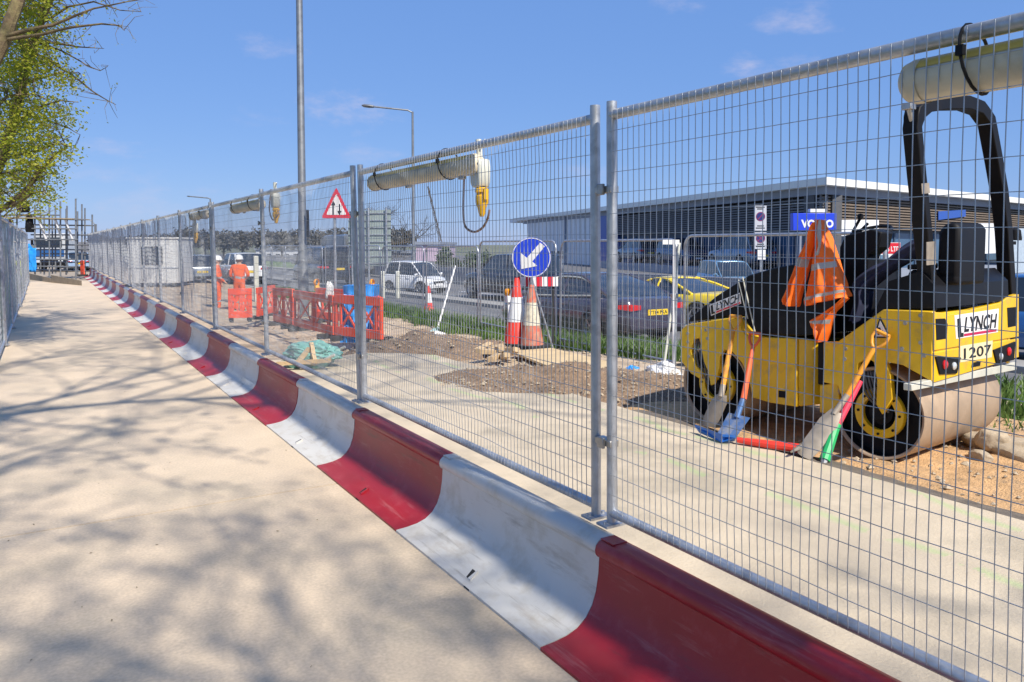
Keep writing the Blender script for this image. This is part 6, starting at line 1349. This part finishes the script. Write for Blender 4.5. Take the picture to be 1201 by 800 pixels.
for i in range(26):                 # limbs of the upper crown, above the frame
    a = poly_at(LM[rnd.choice((0, 1))], rnd.uniform(.75, 1)); grow(lb, lv, a, Vector((rnd.gauss(0, .6), rnd.gauss(0, .6), rnd.uniform(.4, 1))), rnd.uniform(1.0, 1.9), .035, 2, 4, 7, .6, .07)
lb.build('trunk_and_limbs', M['bark'], t, world=True); lv.build('crown', M['leaf'], t, smooth=False, world=True)
tree('slender tree with green leaves further along behind the left fence', (-2.9, 27, 0), 6.2, .11, 4, 9, 'leaf', .08)
tree('dark stemmed tree beyond the left fence near the scaffold', (-4.2, 38, 0), 6.0, .12, 4, 8, 'leaf', .09)
# trees behind the viewpoint whose branches shade the path
rnd.seed(21)
for (lab, x, y, H, r, ml, lf, tf, um, zm) in (('spring tree out of view beside the path behind the viewpoint', -2.6, -5.0, 11, .15, 5, 5, .45, .5, 3.5), ('spring tree far behind the viewpoint on the left', -1.9, -9.5, 12.5, .15, 5, 5, .45, .5, 3.5), ('spring tree just left of the viewpoint beyond the left fence', -2.6, .8, 11, .15, 5, 5, .52, .6, 4.2),
        ('spring tree left of the path ahead of the viewpoint, out of view', -2.4, 4.6, 11.5, .15, 5, 5, .55, .7, 5.8), ('tall spring tree left of the path, its crown above the photo', -2.3, 8.8, 13.5, .15, 5, 5, .6, .84, 7.6), ('tallest spring tree left of the path, its crown above the photo', -2.6, 14.0, 15.5, .15, 5, 5, .64, .9, 9.6),
        ('spring tree behind the viewpoint between path and site', 3.0, -6.0, 12, .15, 5, 4, .46, .5, 3.5)):
    tree(lab, (x, y, -.1), H, r, ml, lf + 1, 'leaf', .095, None, .62, 'bark', tf, um, zm)
# distant trees and bushes
def far_bush(name, label, px, pytop, d, wpx, m_, n, cat='tree', group=None, zb=-.3, s=.25, trunk=True, top_flat=.9):
    top = at_d(px, pytop, d); hgt_ = top.z - zb; wd = wpx / FX * d / 2; b = Vector((top.x, top.y, zb)); t = thing(name, label, cat, b, 0, group); lv = MB(); tb_ = MB(); z0 = .3 if trunk else .05
    sd = rnd.uniform(0, 50)
    for i in range(n):
        a = rnd.uniform(0, 6.28); e = math.acos(rnd.uniform(-1, 1)); rr_ = rnd.random() ** .45; f = 1 + .4 * noise(math.cos(a) * 1.6 + sd, math.sin(a) * 1.6, math.cos(e) * 1.6)
        p = Vector((math.cos(a) * math.sin(e) * wd * rr_ * f, math.sin(a) * math.sin(e) * wd * rr_ * f, hgt_ * (lerp(z0, 1, .5 + .5 * math.cos(e) * rr_ * f)))); leaf(lv, p, s * rnd.uniform(.5, 1.4))
    for k in range(7 if trunk else 4): 
        a = k * .9 + sd; tb_.tube([(0, 0, 0), (.05 * wd * math.cos(a), .05 * wd * math.sin(a), hgt_ * .35), (.55 * wd * math.cos(a), .55 * wd * math.sin(a), hgt_ * .8)], [.02 * hgt_ + .02, .018 * hgt_, .006], 5, caps=False)
    tb_.build('trunk', M['barkdark'], t); lv.build('crown', m_, t, smooth=False); return t
tree('bare branched tree behind the large sign back', (*post_base(437, 60, 0).xy, -.2), 8.2, .16, 5, 0, 'leaf', .05, None, .7, 'barkdark', .34, .3)
far_bush('bush', 'rounded dark green bush left of the larger one beyond the far carriageway', 521, 290, 62, 20, M['leafdark'], 1100, 'bush', s=.22, trunk=False)
far_bush('bush', 'larger rounded dark green bush beyond the far carriageway left of the showroom', 562, 296, 58, 40, M['leafdark'], 1800, 'bush', s=.22, trunk=False)
far_bush('bush', 'small bush at the left end of the showroom behind the blue arrow sign', 606, 303, 70, 16, M['leafdark'], 700, 'bush', s=.25, trunk=False)
far_bush('bush', 'bush against the mauve warehouse base right of the small white car', 534, 304, 66, 14, M['leafdark'], 600, 'bush', s=.25, trunk=False)
xs = [118, 142, 168, 196, 218, 240, 262, 284, 306, 330, 350, 372, 396, 452, 474]
for i, x in enumerate(xs):
    far_bush('tree', '%s hazy bare tree on the horizon, counting from the left' % ORD[i], x, 270 + 8 * noise(x * .3, 1) + (6 if x < 200 else 0), 120 + 8 * (i % 3), 34, M['hazewood'], 1100, 'tree', 'bare trees along the horizon', s=.5)
